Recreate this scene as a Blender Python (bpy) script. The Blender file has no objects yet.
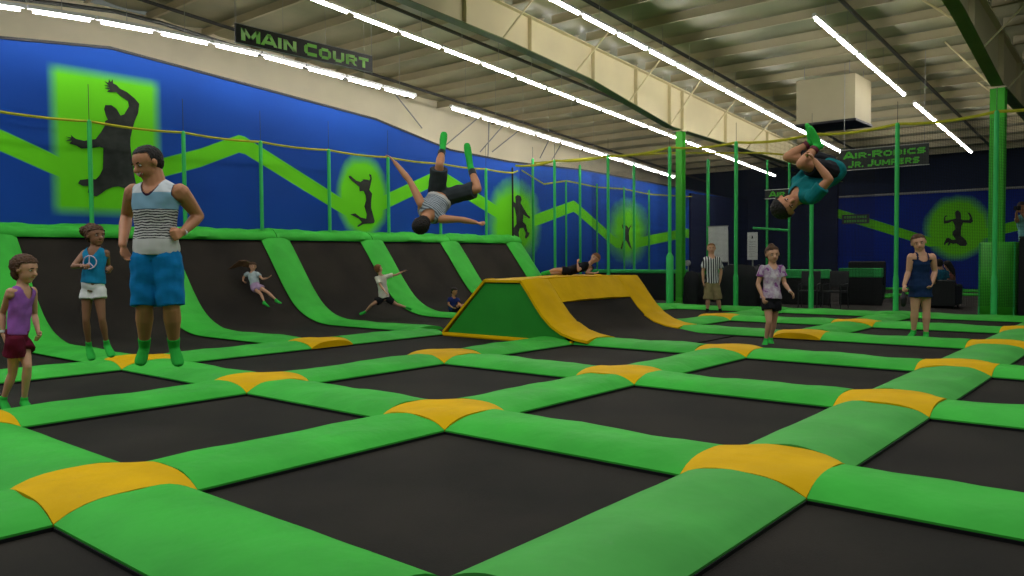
import bpy, math, random
from mathutils import Vector, Matrix
random.seed(7)
C = bpy.context.scene.collection
sc = bpy.context.scene
# ------------------------------------------------------------------ camera
H = 1.35; FPX = 793.0; YAW = -0.70; PIT = -0.038; ROL = -0.008
cf = Vector((math.sin(YAW)*math.cos(PIT), math.cos(YAW)*math.cos(PIT), math.sin(PIT)))
cr0 = Vector((math.cos(YAW), -math.sin(YAW), 0)); cu0 = cr0.cross(cf)
cr = math.cos(ROL)*cr0 + math.sin(ROL)*cu0; cu = -math.sin(ROL)*cr0 + math.cos(ROL)*cu0
CAM = Vector((0, 0, H))
cd = bpy.data.cameras.new('camera'); cam = bpy.data.objects.new('camera', cd); C.objects.link(cam)
M = Matrix((cr, cu, -cf)).transposed().to_4x4(); M.translation = CAM; cam.matrix_world = M
cd.sensor_width = 36; cd.lens = FPX/1024*36; cd.clip_end = 200; cd.clip_start = 0.05
sc.camera = cam
# ------------------------------------------------------------------ world, light, exposure
w = bpy.data.worlds.new('world'); sc.world = w; w.use_nodes = True
w.node_tree.nodes['Background'].inputs[0].default_value = (0.85, 0.92, 0.80, 1)
w.node_tree.nodes['Background'].inputs[1].default_value = 0.12
sc.view_settings.view_transform = 'Standard'; sc.view_settings.look = 'None'
sc.view_settings.exposure = 0.12; sc.view_settings.gamma = 1.0
sc.view_settings.use_curve_mapping = False
TUBE = 56.0        # emission of the fluorescent tubes
HALL = 250.0       # the further tube rows of the hall, out of the picture, as area lamps (W each)
for (lx, ly, lz, wd, ln) in ((-1.8, 8, 6.5, .3, 16), (2.2, 10, 6.4, .3, 20), (-5.8, 2, 6.4, .3, 14), (-9.7, -1, 6.2, .3, 12), (-14, -1, 6.2, .3, 10)):
    ld = bpy.data.lights.new('hall_tube_row', 'AREA'); ld.shape = 'RECTANGLE'; ld.size = wd; ld.size_y = ln
    ld.energy = HALL; ld.color = (0.93, 0.97, 1.0)
    lo = bpy.data.objects.new('hall_tube_row', ld); lo.location = (lx, ly, lz); C.objects.link(lo)
# ------------------------------------------------------------------ pixel helpers: points of the place read off the photograph's geometry
def ray(px, py): return cf + cr*((px-512)/FPX) - cu*((py-288)/FPX)
def onX(px, py, X): d = ray(px, py); return CAM + d*(X/d.x)
def onY(px, py, Y): d = ray(px, py); return CAM + d*(Y/d.y)
def onZ(px, py, Z): d = ray(px, py); return CAM + d*((Z-H)/d.z)
def atD(px, py, D): return CAM + ray(px, py)*D          # D = depth along the view axis
# ------------------------------------------------------------------ materials
MATS = {}
def mat(name, col, rough=0.6, spec=0.3, metal=0.0, noise=0.0, nscale=8.0, bump=0.0, bscale=40.0, emit=0.0, col2=None, sheen=0.0, stretch=None):
    if name in MATS: return MATS[name]
    m = bpy.data.materials.new(name); m.use_nodes = True; nt = m.node_tree; b = nt.nodes['Principled BSDF']
    b.inputs['Base Color'].default_value = (*col, 1); b.inputs['Roughness'].default_value = rough
    b.inputs['Specular IOR Level'].default_value = spec; b.inputs['Metallic'].default_value = metal
    if sheen: b.inputs['Sheen Weight'].default_value = sheen
    tc = nt.nodes.new('ShaderNodeTexCoord'); src = tc.outputs['Object']
    if stretch:
        mp = nt.nodes.new('ShaderNodeMapping'); mp.inputs['Scale'].default_value = stretch; nt.links.new(src, mp.inputs[0]); src = mp.outputs[0]
    n = nt.nodes.new('ShaderNodeTexNoise'); n.inputs['Scale'].default_value = nscale; n.inputs['Detail'].default_value = 4; nt.links.new(src, n.inputs['Vector'])
    c2 = col2 or tuple(c*(1-noise) for c in col)
    if noise or col2:
        r = nt.nodes.new('ShaderNodeMapRange'); r.inputs[1].default_value = .35; r.inputs[2].default_value = .65; nt.links.new(n.outputs['Fac'], r.inputs[0])
        mx = nt.nodes.new('ShaderNodeMixRGB'); mx.inputs[1].default_value = (*col, 1); mx.inputs[2].default_value = (*c2, 1)
        nt.links.new(r.outputs[0], mx.inputs[0]); nt.links.new(mx.outputs[0], b.inputs['Base Color'])
    if bump:
        n2 = nt.nodes.new('ShaderNodeTexNoise'); n2.inputs['Scale'].default_value = bscale; n2.inputs['Detail'].default_value = 3; nt.links.new(src, n2.inputs['Vector'])
        bp = nt.nodes.new('ShaderNodeBump'); bp.inputs['Strength'].default_value = bump; bp.inputs['Distance'].default_value = .02
        nt.links.new(n2.outputs['Fac'], bp.inputs['Height']); nt.links.new(bp.outputs[0], b.inputs['Normal'])
    if emit:
        b.inputs['Emission Color'].default_value = (*col, 1); b.inputs['Emission Strength'].default_value = emit
    MATS[name] = m; return m
GREEN = (0.045, 0.42, 0.040); YELLOW = (0.66, 0.38, 0.000)
mGreen = mat('green_vinyl', GREEN, .6, .1, noise=.2, nscale=1.6, bump=.9, bscale=4)
mGreenWorn = mat('worn_green_vinyl', (0.065, 0.36, 0.055), .6, .1, noise=.18, nscale=1.6, bump=.5, bscale=4)
mYellow = mat('yellow_vinyl', YELLOW, .65, .06, noise=.14, nscale=2.5, bump=.35, bscale=9)
mBed = mat('black_mesh_bed', (0.0120, 0.0098, 0.0074), .8, .10, col2=(0.022, 0.0178, 0.0130), nscale=.9, bump=.25, bscale=160)
mBlack = mat('black_vinyl', (0.006, 0.006, 0.007), .5, .3, noise=.2)
mPost = mat('green_post_sleeve', (0.03, 0.44, 0.09), .55, .3, noise=.12, nscale=3)
mCol = mat('green_paint', (0.05, 0.46, 0.02), .5, .35, noise=.15, nscale=1.5)
mRope = mat('yellow_webbing', (0.34, 0.33, 0.02), .8, .1, noise=.2, nscale=6)
mCream = mat('cream_steel', (0.68, 0.60, 0.36), .6, .3, noise=.1, nscale=.8)
mCreamWall = mat('cream_insulation', (0.90, 0.82, 0.60), .7, .2, noise=.1, nscale=.6, bump=.3, bscale=1.2)
mPurlin = mat('tan_steel', (0.52, 0.46, 0.30), .6, .3, noise=.2, nscale=.6)
mFlange = mat('olive_steel', (0.16, 0.20, 0.06), .6, .3, noise=.2, nscale=1)
mRoof = mat('roof_insulation', (0.46, 0.43, 0.27), .45, .3, col2=(0.30, 0.31, 0.20), nscale=.55, bump=.6, bscale=1.1)  # pale and greenish colour patches imitate light reflecting on the glossy vinyl
mPipe = mat('dark_pipe', (0.03, 0.03, 0.025), .5, .3)
mGrey = mat('grey_steel', (0.35, 0.35, 0.33), .5, .4, noise=.15)
mWhiteHousing = mat('white_enamel', (0.75, 0.75, 0.75), .5, .4)
mTube = mat('fluorescent_tube', (1.0, 0.96, 0.93), emit=TUBE)
mCarpet = mat('dark_carpet', (0.045, 0.04, 0.037), .95, .05, noise=.3, nscale=3, bump=.3, bscale=60)
mInk = mat('black_mural_paint', (0.012, 0.014, 0.012), .7, .2, col2=(0.03, 0.035, 0.03), nscale=3)
mSignBlack = mat('black_sign_board', (0.010, 0.013, 0.010), .4, .4)
mLime = mat('lime_lettering', (0.20, 0.80, 0.04), .5, .3, col2=(0.60, 0.92, 0.40), nscale=1.2)
mWhite = mat('white_board', (0.62, 0.62, 0.60), .4, .4, noise=.05)
mNavy = mat('navy_wall_and_shade', (0.008, 0.014, 0.055), .7, .2, noise=.15, nscale=.7)
# ------------------------------------------------------------------ mesh helpers
def tag(o, label=None, cat=None, group=None, kind=None):
    if label: o['label'] = label
    if cat: o['category'] = cat
    if group: o['group'] = group
    if kind: o['kind'] = kind
    return o
def wloc(o):
    v = Vector((0, 0, 0))
    while o is not None: v += o.location; o = o.parent
    return v
def thing(name, label, cat, loc, group=None):
    o = bpy.data.objects.new(name, None); C.objects.link(o); o.location = loc; o.empty_display_size = .1
    return tag(o, label, cat, group)
class MB:
    def __init__(s): s.v = []; s.f = []; s.uv = None
    def add(s, vs, fs):
        b = len(s.v); s.v += [Vector(v) for v in vs]; s.f += [tuple(b+i for i in f) for f in fs]; return s
    def box(s, c, d, R=None, bev=0):
        c = Vector(c); hx, hy, hz = d[0]/2, d[1]/2, d[2]/2
        if bev:
            vs = []; k = bev
            for z, q in ((-hz, k), (-hz+k, 0), (hz-k, 0), (hz, k)):
                for sx, sy in ((-1, -1), (1, -1), (1, 1), (-1, 1)): vs.append(Vector((sx*(hx-q), sy*(hy-q), z)))
            fs = [(3, 2, 1, 0), (12, 13, 14, 15)]
            for r in range(3):
                for i in range(4): j = (i+1) % 4; fs.append((r*4+i, r*4+j, r*4+4+j, r*4+4+i))
        else:
            vs = [Vector((sx*hx, sy*hy, sz*hz)) for sz in (-1, 1) for sx, sy in ((-1, -1), (1, -1), (1, 1), (-1, 1))]
            fs = [(3, 2, 1, 0), (4, 5, 6, 7), (0, 1, 5, 4), (1, 2, 6, 5), (2, 3, 7, 6), (3, 0, 4, 7)]
        if R: vs = [R @ v for v in vs]
        return s.add([c+v for v in vs], fs)
    def loft(s, rings, cap=True):
        n = len(rings[0]); vs = [v for r in rings for v in r]; fs = []
        for k in range(len(rings)-1):
            for i in range(n): j = (i+1) % n; fs.append((k*n+i, k*n+j, (k+1)*n+j, (k+1)*n+i))
        if cap: fs.append(tuple(reversed(range(n)))); fs.append(tuple((len(rings)-1)*n+i for i in range(n)))
        return s.add(vs, fs)
    def tube(s, pts, r, n=8):
        pts = [Vector(p) for p in pts]; rs = r if isinstance(r, (list, tuple)) else [r]*len(pts); rings = []
        up = None
        for k, p in enumerate(pts):
            t = (pts[min(k+1, len(pts)-1)]-pts[max(k-1, 0)]).normalized()
            if up is None: up = Vector((0, 0, 1)) if abs(t.z) < .9 else Vector((1, 0, 0))
            a = t.cross(up).normalized(); b = a.cross(t).normalized(); up = b
            rings.append([p + a*math.cos(q*2*math.pi/n)*rs[k] + b*math.sin(q*2*math.pi/n)*rs[k] for q in range(n)])
        return s.loft(rings)
    def prism(s, poly, off):
        n = len(poly); off = Vector(off); vs = [Vector(p) for p in poly]+[Vector(p)+off for p in poly]
        fs = [tuple(reversed(range(n))), tuple(range(n, 2*n))]
        for i in range(n): j = (i+1) % n; fs.append((i, j, n+j, n+i))
        return s.add(vs, fs)
    def build(s, name, m, parent=None, smooth=False, label=None, angle=None):
        if parent is not None: org = wloc(parent)
        else:
            xs = [v.x for v in s.v]; ys = [v.y for v in s.v]; zs = [v.z for v in s.v]
            org = Vector(((min(xs)+max(xs))/2, (min(ys)+max(ys))/2, min(zs)))
        me = bpy.data.meshes.new(name); me.from_pydata([tuple(v-org) for v in s.v], [], s.f)
        import bmesh
        bm = bmesh.new(); bm.from_mesh(me); bmesh.ops.recalc_face_normals(bm, faces=bm.faces)
        if smooth:
            for f in bm.faces: f.smooth = True
            for e in bm.edges:
                if len(e.link_faces) == 2 and e.calc_face_angle(0) > math.radians(angle or 40): e.smooth = False
        bm.to_mesh(me); bm.free()
        o = bpy.data.objects.new(name, me); C.objects.link(o); me.materials.append(m)
        if parent is not None: o.parent = parent
        else: o.location = org
        if label: o['label'] = label
        return o
def struct(name, mb, m, smooth=False): return tag(mb.build(name, m, None, smooth), kind='structure')
ORD = ['first', 'second', 'third', 'fourth', 'fifth', 'sixth', 'seventh', 'eighth', 'ninth', 'tenth', 'eleventh', 'twelfth', 'thirteenth', 'fourteenth', 'fifteenth', 'sixteenth', 'seventeenth', 'eighteenth', 'nineteenth', 'twentieth', 'twenty-first', 'twenty-second', 'twenty-third', 'twenty-fourth', 'twenty-fifth', 'twenty-sixth', 'twenty-seventh', 'twenty-eighth', 'twenty-ninth', 'thirtieth', 'thirty-first', 'thirty-second']
# ------------------------------------------------------------------ the shell of the hall
P = 2.835
def U(i): return 4.78 + P*i           # grid lines across (Y)
def V(j): return -1.9575 + P*j        # grid lines along (X)
RY = 7.3
def roofz(y): return 7.76 - .075*abs(y-RY)
struct('floor', MB().box((-7, 15, -.165), (27, 46, .2)), mCarpet)
mb = MB()
for k in range(2): pass
struct('wall_left_upper', MB().box((-20.0, 14.7, 3.7), (.12, 45, 7.6)), mCreamWall).name = 'wall_left'
# roof: insulation blanket sagging between the purlins
pur_y = [RY - 1.4*k - .7 for k in range(8, -1, -1)] + [RY + .8 + 1.45*k for k in range(0, 21)]
ys = []
for a, b in zip(pur_y[:-1], pur_y[1:]):
    for q in range(6): ys.append(a+(b-a)*q/6)
ys.append(37.1); pset = pur_y
def sag(y):
    for a, b in zip(pur_y[:-1], pur_y[1:]):
        if a <= y < b: t = (y-a)/(b-a); return .10*math.sin(math.pi*t)
    return 0
mb = MB(); nx = 14; vs = []; fs = []
for y in ys:
    for k in range(nx+1):
        x = -20 + 26*k/nx; vs.append((x, y, roofz(y)+.02-sag(y)*(.8+.4*math.sin(x*1.7+y))))
for a in range(len(ys)-1):
    for k in range(nx): i = a*(nx+1)+k; fs.append((i, i+1, i+nx+2, i+nx+1))
m0 = len(vs); vs2 = [(x, y, roofz(y)+.15) for (x, y, z) in vs]; n1 = len(vs)
fs2 = [tuple(n1+i for i in reversed(f)) for f in fs]
edge = []
mb.add(vs+vs2, fs+fs2); struct('ceiling', mb, mRoof, True)
# far wall
far = MB().box((-7, 37.1, 2.75), (26.5, .2, 5.7)); 
def node_m(nt, op, a, b=None, clamp=False):
    n = nt.nodes.new('ShaderNodeMath'); n.operation = op; n.use_clamp = clamp
    for k, v in enumerate((a, b)):
        if v is None: continue
        if isinstance(v, (int, float)): n.inputs[k].default_value = v
        else: nt.links.new(v, n.inputs[k])
    return n.outputs[0]
def mural_mat(name, axis, base, base2, band, hw, spots, rects=(), top=None):
    """painted wall: blue, a zigzag lime band and sprayed lime spots; measured in metres on the wall itself"""
    m = bpy.data.materials.new(name); m.use_nodes = True; nt = m.node_tree; b = nt.nodes['Principled BSDF']; b.inputs['Roughness'].default_value = .7; b.inputs['Specular IOR Level'].default_value = .15
    g = nt.nodes.new('ShaderNodeNewGeometry'); sp = nt.nodes.new('ShaderNodeSeparateXYZ'); nt.links.new(g.outputs['Position'], sp.inputs[0])
    c = sp.outputs[axis]; z = sp.outputs[2]
    n = nt.nodes.new('ShaderNodeTexNoise'); n.inputs['Scale'].default_value = .6; nt.links.new(g.outputs['Position'], n.inputs['Vector'])
    mx = nt.nodes.new('ShaderNodeMixRGB'); mx.inputs[1].default_value = (*base, 1); mx.inputs[2].default_value = (*base2, 1); nt.links.new(n.outputs['Fac'], mx.inputs[0])
    lo, hi = band[0][0], band[-1][0]
    rp = nt.nodes.new('ShaderNodeValToRGB'); el = rp.color_ramp.elements
    for k, (cc, zz) in enumerate(band[1:-1]): el.new((cc-lo)/(hi-lo))
    for k, (cc, zz) in enumerate(band): el[k].color = (zz/8, zz/8, zz/8, 1)
    t = node_m(nt, 'DIVIDE', node_m(nt, 'SUBTRACT', c, lo), hi-lo, True); nt.links.new(t, rp.inputs[0])
    zc = node_m(nt, 'MULTIPLY', rp.outputs[0], 8.0)
    d = node_m(nt, 'ABSOLUTE', node_m(nt, 'SUBTRACT', z, zc))
    fac = node_m(nt, 'DIVIDE', node_m(nt, 'SUBTRACT', hw, d), .03, True)
    n3 = nt.nodes.new('ShaderNodeTexNoise'); n3.inputs['Scale'].default_value = 2.5; nt.links.new(g.outputs['Position'], n3.inputs['Vector'])
    for (c0, z0, rc, rz, soft) in spots:
        a = node_m(nt, 'DIVIDE', node_m(nt, 'SUBTRACT', c, c0), rc); q = node_m(nt, 'DIVIDE', node_m(nt, 'SUBTRACT', z, z0), rz)
        r = node_m(nt, 'SQRT', node_m(nt, 'ADD', node_m(nt, 'MULTIPLY', a, a), node_m(nt, 'MULTIPLY', q, q)))
        r = node_m(nt, 'ADD', r, node_m(nt, 'MULTIPLY', node_m(nt, 'SUBTRACT', n3.outputs['Fac'], .5), soft*.6))
        fac = node_m(nt, 'MAXIMUM', fac, node_m(nt, 'DIVIDE', node_m(nt, 'SUBTRACT', 1.0+soft/2, r), soft, True))
    for (c0, c1, z0, z1, soft) in rects:
        f = None
        for v, a, s in ((c, c0, 1), (c, c1, -1), (z, z0, 1), (z, z1, -1)):
            dd = node_m(nt, 'MULTIPLY', node_m(nt, 'SUBTRACT', v, a), s)
            dd = node_m(nt, 'DIVIDE', node_m(nt, 'ADD', dd, soft/2), soft, True)
            f = dd if f is None else node_m(nt, 'MULTIPLY', f, dd)
        fac = node_m(nt, 'MAXIMUM', fac, f)
    m2 = nt.nodes.new('ShaderNodeMixRGB'); nt.links.new(fac, m2.inputs[0]); nt.links.new(mx.outputs[0], m2.inputs[1]); m2.inputs[2].default_value = (0.12, 0.56, 0.008, 1)
    out = m2.outputs[0]
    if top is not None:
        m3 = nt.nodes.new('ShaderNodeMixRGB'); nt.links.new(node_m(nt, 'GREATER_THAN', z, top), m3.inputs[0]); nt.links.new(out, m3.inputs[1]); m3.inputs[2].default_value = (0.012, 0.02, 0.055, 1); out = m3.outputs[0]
    nt.links.new(out, b.inputs['Base Color']); return m
WX = -16.15
def wy(px, py): p = onX(px, py, WX); return (p.y, p.z)
bandL = [wy(0, 120), wy(0, 140), wy(55, 165), wy(95, 185), wy(200, 158), wy(241, 143), wy(345, 208), wy(368, 210), wy(440, 176), wy(505, 217), wy(520, 226), wy(574, 206), wy(616, 243), wy(636, 243), wy(685, 233)]
bandL[0] = (-2.0, 4.6)
bandL.append((37.0, 2.0))
cR = [wy(52, 80), wy(160, 120), wy(60, 216), wy(158, 220)]
e2 = wy(363, 197); e3 = wy(515, 222); e4 = wy(629, 232)
mLeft = mural_mat('blue_mural_wall', 1, (0.004, 0.058, 0.34), (0.004, 0.042, 0.25), bandL, .21,
    [(e2[0], e2[1], .78, 1.0, .3), (e3[0], e3[1], 1.15, 1.15, .5), (e4[0], e4[1], 1.25, 1.0, .7)],
    [(wy(54, 150)[0], wy(158, 150)[0], 2.3, 4.98, .22)])
outl = [(-8, 4.3), (0, 4.95), (5.07, 5.34), (6.98, 5.53), (9.92, 5.3), (13.68, 5.0), (16.45, 4.47), (19.1, 4.36), (23.1, 4.42), (31, 4.2), (37, 4.0)]
mb = MB().prism([(WX, -8, -.065)]+[(WX, y, z) for y, z in outl]+[(WX, 37, -.065)], (-.1, 0, 0))
lw = struct('wall_left_mural', mb, mLeft); lw.name = 'wall_left_lower'
mb = MB()
for (a, b) in zip(outl[:-1], outl[1:]):
    mb.loft([[Vector((WX+dx, y, z+dz)) for dx, dz in ((.02, -.02), (.02, .03), (-.12, .03), (-.12, -.02))] for y, z in (a, b)])
struct('trim_1', mb, mBlack)
def yb(px, py): p = onY(px, py, 37.0); return (p.x, p.z)
bandF = [yb(750, 225), yb(850, 212), yb(930, 242), yb(957, 240), yb(1024, 224)]
cF = yb(957, 228)
bandF.append((6.0, 3.2)); xb = yb(837, 213)[0]; bandF = [(-17, -.6), (xb-.3, -.6), (xb, yb(842, 213)[1])]+bandF[2:]
bandF = [(x, max(z, 0.0)) for x, z in bandF]
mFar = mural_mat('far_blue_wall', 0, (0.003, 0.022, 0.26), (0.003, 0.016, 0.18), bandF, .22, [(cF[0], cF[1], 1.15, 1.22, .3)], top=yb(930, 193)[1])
struct('wall_back', far, mFar)
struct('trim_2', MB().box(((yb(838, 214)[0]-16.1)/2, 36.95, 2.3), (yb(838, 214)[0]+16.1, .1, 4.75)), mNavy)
struct('wall_left_shade_panel', MB().box((-16.1, 34, 2.0), (.08, 6.0, 4.1)), mNavy)  # navy sheet laid over the mural: painted dimness past the last lights
tag(MB().tube([(-11.8, 36.93, 3.97), (6, 36.93, 3.97)], .05).build('wall_pipe', mGrey), 'pale pipe running level along the far blue wall', 'pipe')
def decal(name, pts, crop, s, plane, off, label):
    q = []
    for (x, y) in pts:
        px, py = crop[0]+x/s, crop[1]+y/s
        q.append(onX(px, py, WX+.004) if plane == 'X' else onY(px, py, 36.996))
    o = MB().prism(q, off).build(name, mInk); return tag(o, label, 'mural')
decal('painted_figure', [(210,44),(224,50),(226,36),(233,47),(240,37),(242,52),(255,58),(268,72),(295,85),(325,110),(342,130),(338,165),(325,195),(315,230),(308,260),(308,290),(315,350),(322,400),(330,440),(300,457),(262,447),(240,450),(215,460),(195,475),(178,485),(160,482),(145,470),(150,445),(125,445),(108,435),(115,422),(150,418),(175,420),(190,405),(203,380),(205,300),(190,295),(160,300),(120,302),(100,290),(74,282),(84,272),(60,272),(80,264),(62,256),(82,260),(80,250),(92,260),(100,265),(130,272),(175,265),(195,240),(210,215),(212,195),(222,190),(215,175),(208,150),(212,135),(235,135),(255,150),(270,175),(285,170),(303,140),(300,120),(270,100),(255,85),(235,85),(218,84),(230,74),(210,70),(228,66),(208,58),(226,60)], (50, 70), 3.84, 'X', (.01, 0, 0), 'large black silhouette of a leaping figure on the lime square of the blue wall')
decal('painted_figure', [(120,165),(130,165),(165,195),(195,205),(215,190),(200,186),(240,190),(252,195),(258,180),(250,155),(262,158),(266,185),(258,225),(250,255),(268,280),(262,330),(262,370),(275,420),(285,455),(280,468),(240,470),(210,475),(180,492),(175,485),(205,462),(185,440),(150,422),(130,412),(160,405),(195,432),(232,440),(235,410),(220,360),(232,320),(228,290),(215,262),(190,265),(188,235),(150,205),(125,180)], (330, 150), 6.4, 'X', (.01, 0, 0), 'slim black jumping silhouette with raised arms on the tall lime oval')
decal('painted_figure', [(98,170),(110,160),(130,165),(138,190),(130,210),(150,245),(175,285),(192,300),(188,312),(165,295),(148,285),(145,330),(165,350),(175,395),(188,405),(180,425),(165,440),(160,430),(165,405),(150,370),(125,375),(118,400),(122,430),(105,440),(95,420),(82,400),(85,375),(105,345),(105,300),(95,250),(75,205),(80,195),(100,215),(100,195)], (500, 170), 6.4, 'X', (.01, 0, 0), 'black silhouette with bent legs painted beside the end of the wall ramps')
decal('painted_figure', [(180,285),(195,290),(200,310),(215,320),(205,300),(210,290),(225,300),(232,318),(262,280),(240,330),(235,350),(240,420),(262,490),(240,465),(220,425),(205,410),(190,440),(182,490),(170,480),(185,430),(200,395),(205,350),(190,325),(182,300)], (600, 190), 8.23, 'X', (.01, 0, 0), 'smallest black striding silhouette on the blue side wall behind the netting')
decal('painted_figure', [(290,160),(315,145),(340,165),(345,200),(345,230),(360,240),(425,240),(435,220),(420,185),(405,165),(430,170),(450,210),(458,255),(440,270),(365,265),(350,300),(345,350),(345,390),(395,435),(405,470),(390,490),(340,488),(300,465),(270,470),(245,460),(230,490),(220,480),(225,455),(200,465),(185,485),(185,460),(205,415),(230,410),(260,430),(295,425),(262,380),(268,350),(290,330),(285,290),(265,250),(225,270),(180,275),(182,215),(200,195),(215,200),(195,215),(195,245),(235,240),(270,232),(295,225),(290,190)], (925, 195), 9.6, 'Y', (0, -.01, 0), 'black silhouette flexing both arms on the lime disc of the far wall')
# ------------------------------------------------------------------ steel: girders, columns, purlins
def girder(X, ybots, label, braces, web_m=mCream):
    t = thing('roof_girder', label, 'girder', (X, 21.5, 5.2))
    def zt(y): return roofz(y)-.27
    wb = MB(); n = len(ybots)
    vs = [(X-.01, y, z) for y, z in ybots]+[(X-.01, y, zt(y)) for y, z in ybots]; fs = []
    poly = [(X-.012, y, z) for y, z in ybots]+[(X-.012, y, zt(y)) for y, z in reversed(ybots)]
    for (a, za), (b, zb) in zip(ybots[:-1], ybots[1:]):
        wb.loft([[Vector((X-.012, y, z)), Vector((X+.012, y, z)), Vector((X+.012, y, zt(y))), Vector((X-.012, y, zt(y)))] for y, z in ((a, za), (b, zb))])
    wb.build('web', web_m, t)
    for nm, f, mm in (('bottom_flange', lambda y, z: z, mFlange), ('top_flange', lambda y, z: zt(y)+.02, web_m)):
        fb = MB()
        for (a, za), (b, zb) in zip(ybots[:-1], ybots[1:]):
            fb.loft([[Vector((X+dx, y, f(y, z)+dz)) for dx, dz in ((-.13, -.02), (.13, -.02), (.13, .0), (-.13, .0))] for y, z in ((a, za), (b, zb))])
        fb.build(nm, mm, t)
    for y in braces:
        zb = next(za+(zb_-za)*(y-a)/(b-a) for (a, za), (b, zb_) in zip(ybots[:-1], ybots[1:]) if a <= y <= b)
        for s in (-1, 1): MB().box((X+s*.065, y, (zb+zt(y))/2), (.105, .02, zt(y)-zb-.02)).build('web_stiffener', web_m, t)
    return t
gb = [(-6, 5.9), (7.3, 6.62), (10.8, 6.41), (13.7, 6.24), (17.0, 5.93), (19.3, 5.55), (21.35, 5.22), (22.2, 5.2), (29.4, 4.98), (36.9, 4.65)]
girder(-11.75, gb, 'deep cream roof girder resting on the green column beside the referee', [9.5, 12.4, 14.6, 17.2, 19.3, 21.2, 22.0, 25.0, 28.5, 32, 35])
girder(-3.3, [(y, z+.03) for y, z in gb], 'deep cream roof girder over the green column with the padded box', [12, 15, 18, 21.4, 24, 27, 30, 33])
def column(X, Y, top, wd, label):
    t = thing('steel_column', label, 'column', (X, Y, -.065))
    h = top+.065; zc = (top-.065)/2
    MB().box((X, Y, zc), (.02, wd, h)).build('web', mCol, t)
    for s in (-1, 1): MB().box((X, Y+s*wd/2, zc), (wd, .025, h)).build('flange', mCol, t)
    MB().box((X, Y, top-.02), (wd+.06, wd+.06, .04)).build('cap_plate', mCream, t)
    MB().box((X, Y, -.045), (wd+.1, wd+.1, .04)).build('base_plate', mCol, t)
column(-11.72, 21.95, 5.19, .21, 'tall green steel column behind the netting near the referee')
column(-3.3, 21.55, 5.22, .30, 'tall green steel column rising out of the green padded box')
# kicker rods from purlins to the girders' lower flanges
k = 0
for X, s, lst in ((-11.75, 1, (13.6, 16.4, 18.9, 21.2, 23.6, 26.6)), (-3.3, 1, (19, 22, 25, 28)), (-3.3, -1, (17.5, 21.6, 25.5))):
    for y in lst:
        zb = next(za+(zb_-za)*(y-a)/(b-a) for (a, za), (b, zb_) in zip(gb[:-1], gb[1:]) if a <= y <= b)
        k += 1
        o = MB().tube([(X+s*.1, y, zb+.02), (X+s*1.15, y, roofz(y)-.2)], .022, 6).build('flange_brace', mCream)
        tag(o, f'thin steel brace from purlin down to the {"column-side" if X < -5 else "right-hand"} girder, {ORD[k-1]} of the braces', 'brace')
# rods on the cream end wall above the mural
for n, (a, b) in enumerate((((392, 90), (422, 128)), ((478, 118), (440, 150)), ((489, 122), (488, 158)), ((517, 132), (492, 152)), ((549, 140), (540, 158)), ((560, 146), (552, 160)), ((507,121),(480,152)))):
    p, q = onX(*a, -19.0), onX(*b, -19.85)
    tag(MB().tube([p, q], .022, 6).build('wall_brace', mGrey), f'thin rod brace on the cream wall above the mural, {ORD[n]} from the man', 'brace')
bays = [(-20, -11.88, 'bay over the mural wall'), (-11.62, -3.43, 'middle bay'), (-3.17, 6, 'bay right of the padded column')]
for yi, y in enumerate(pur_y):
    for (a, b, nm) in bays:
        z = roofz(y)-.13
        if y < 5 and b > -10: continue
        mb = MB().box(((a+b)/2, y, z), (b-a, .018, .22)).box(((a+b)/2, y+.035, z+.105), (b-a, .075, .014)).box(((a+b)/2, y-.035, z-.105), (b-a, .075, .014))
        o = mb.build('purlin', mPurlin)
        tag(o, f'tan roof purlin in the {nm}, {ORD[len(pur_y)-1-yi]} from the far wall', 'purlin', 'purlins under the roof')
# ------------------------------------------------------------------ strip lights
def rowz(y): return 6.86 - .075*abs(y-RY)
RX1 = -15.4
def z_r1(y):
    pts = [(onX(*p, RX1).y, onX(*p, RX1).z) for p in ((-60, 0), (0, 8), (65, 17.5), (127, 27.5), (190, 41), (250, 54), (300, 67.5), (415, 98), (675, 178))]
    for (a, za), (b, zb) in zip(pts[:-1], pts[1:]):
        if a <= y <= b: return za+(zb-za)*(y-a)/(b-a)
    return pts[0][1] if y < pts[0][0] else pts[-1][1]
def strip_light(X, a, b, zf, label, group):
    za, zb = zf(a), zf(b)
    t = thing('strip_light', label, 'light', (X, (a+b)/2, (za+zb)/2), group)
    d = Vector((0, b-a, zb-za)).normalized(); A = Vector((X, a, za)); B = Vector((X, b, zb)); up = Vector((0, 0, 1))
    MB().loft([[p+Vector((dx, 0, dz)) for dx, dz in ((-.03, .055), (-.045, .055), (-.045, .11), (-.02, .125), (.02, .125), (.045, .11), (.045, .055), (.03, .055))] for p in (A, B)]).build('housing', mWhiteHousing, t)
    MB().tube([A+d*.085+up*.02, B-d*.085+up*.02], .026, 8).build('fluorescent_tube', mTube, t, True)
    p = A.lerp(B, .5); MB().tube([p+up*.12, Vector((p.x, p.y, roofz(p.y)-.05))], .005, 5).build('hanger', mGrey, t)
def light_row(X, breaks, zf, rown, start=0):
    k = start
    for a, b in zip(breaks[:-1], breaks[1:]):
        if b is None or a is None: continue
        k += 1
        strip_light(X, a+.02, b-.02, zf, f'glowing strip light, {ORD[k-1]} in the {rown}', 'strip lights of the '+rown)
def seq(a, b, st=1.36):
    n = max(1, round((b-a)/st)); return [a+(b-a)*k/n for k in range(n+1)]
light_row(RX1, seq(4.110, 14.448, 1.17)+[None]+seq(15.703, 28.378, 1.25), z_r1, 'row over the mural wall')
light_row(-13.7, seq(9.6, 34.4), rowz, 'row left of the long girder')
light_row(-9.65, seq(12.4, 31.5), rowz, 'row right of the long girder')
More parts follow.
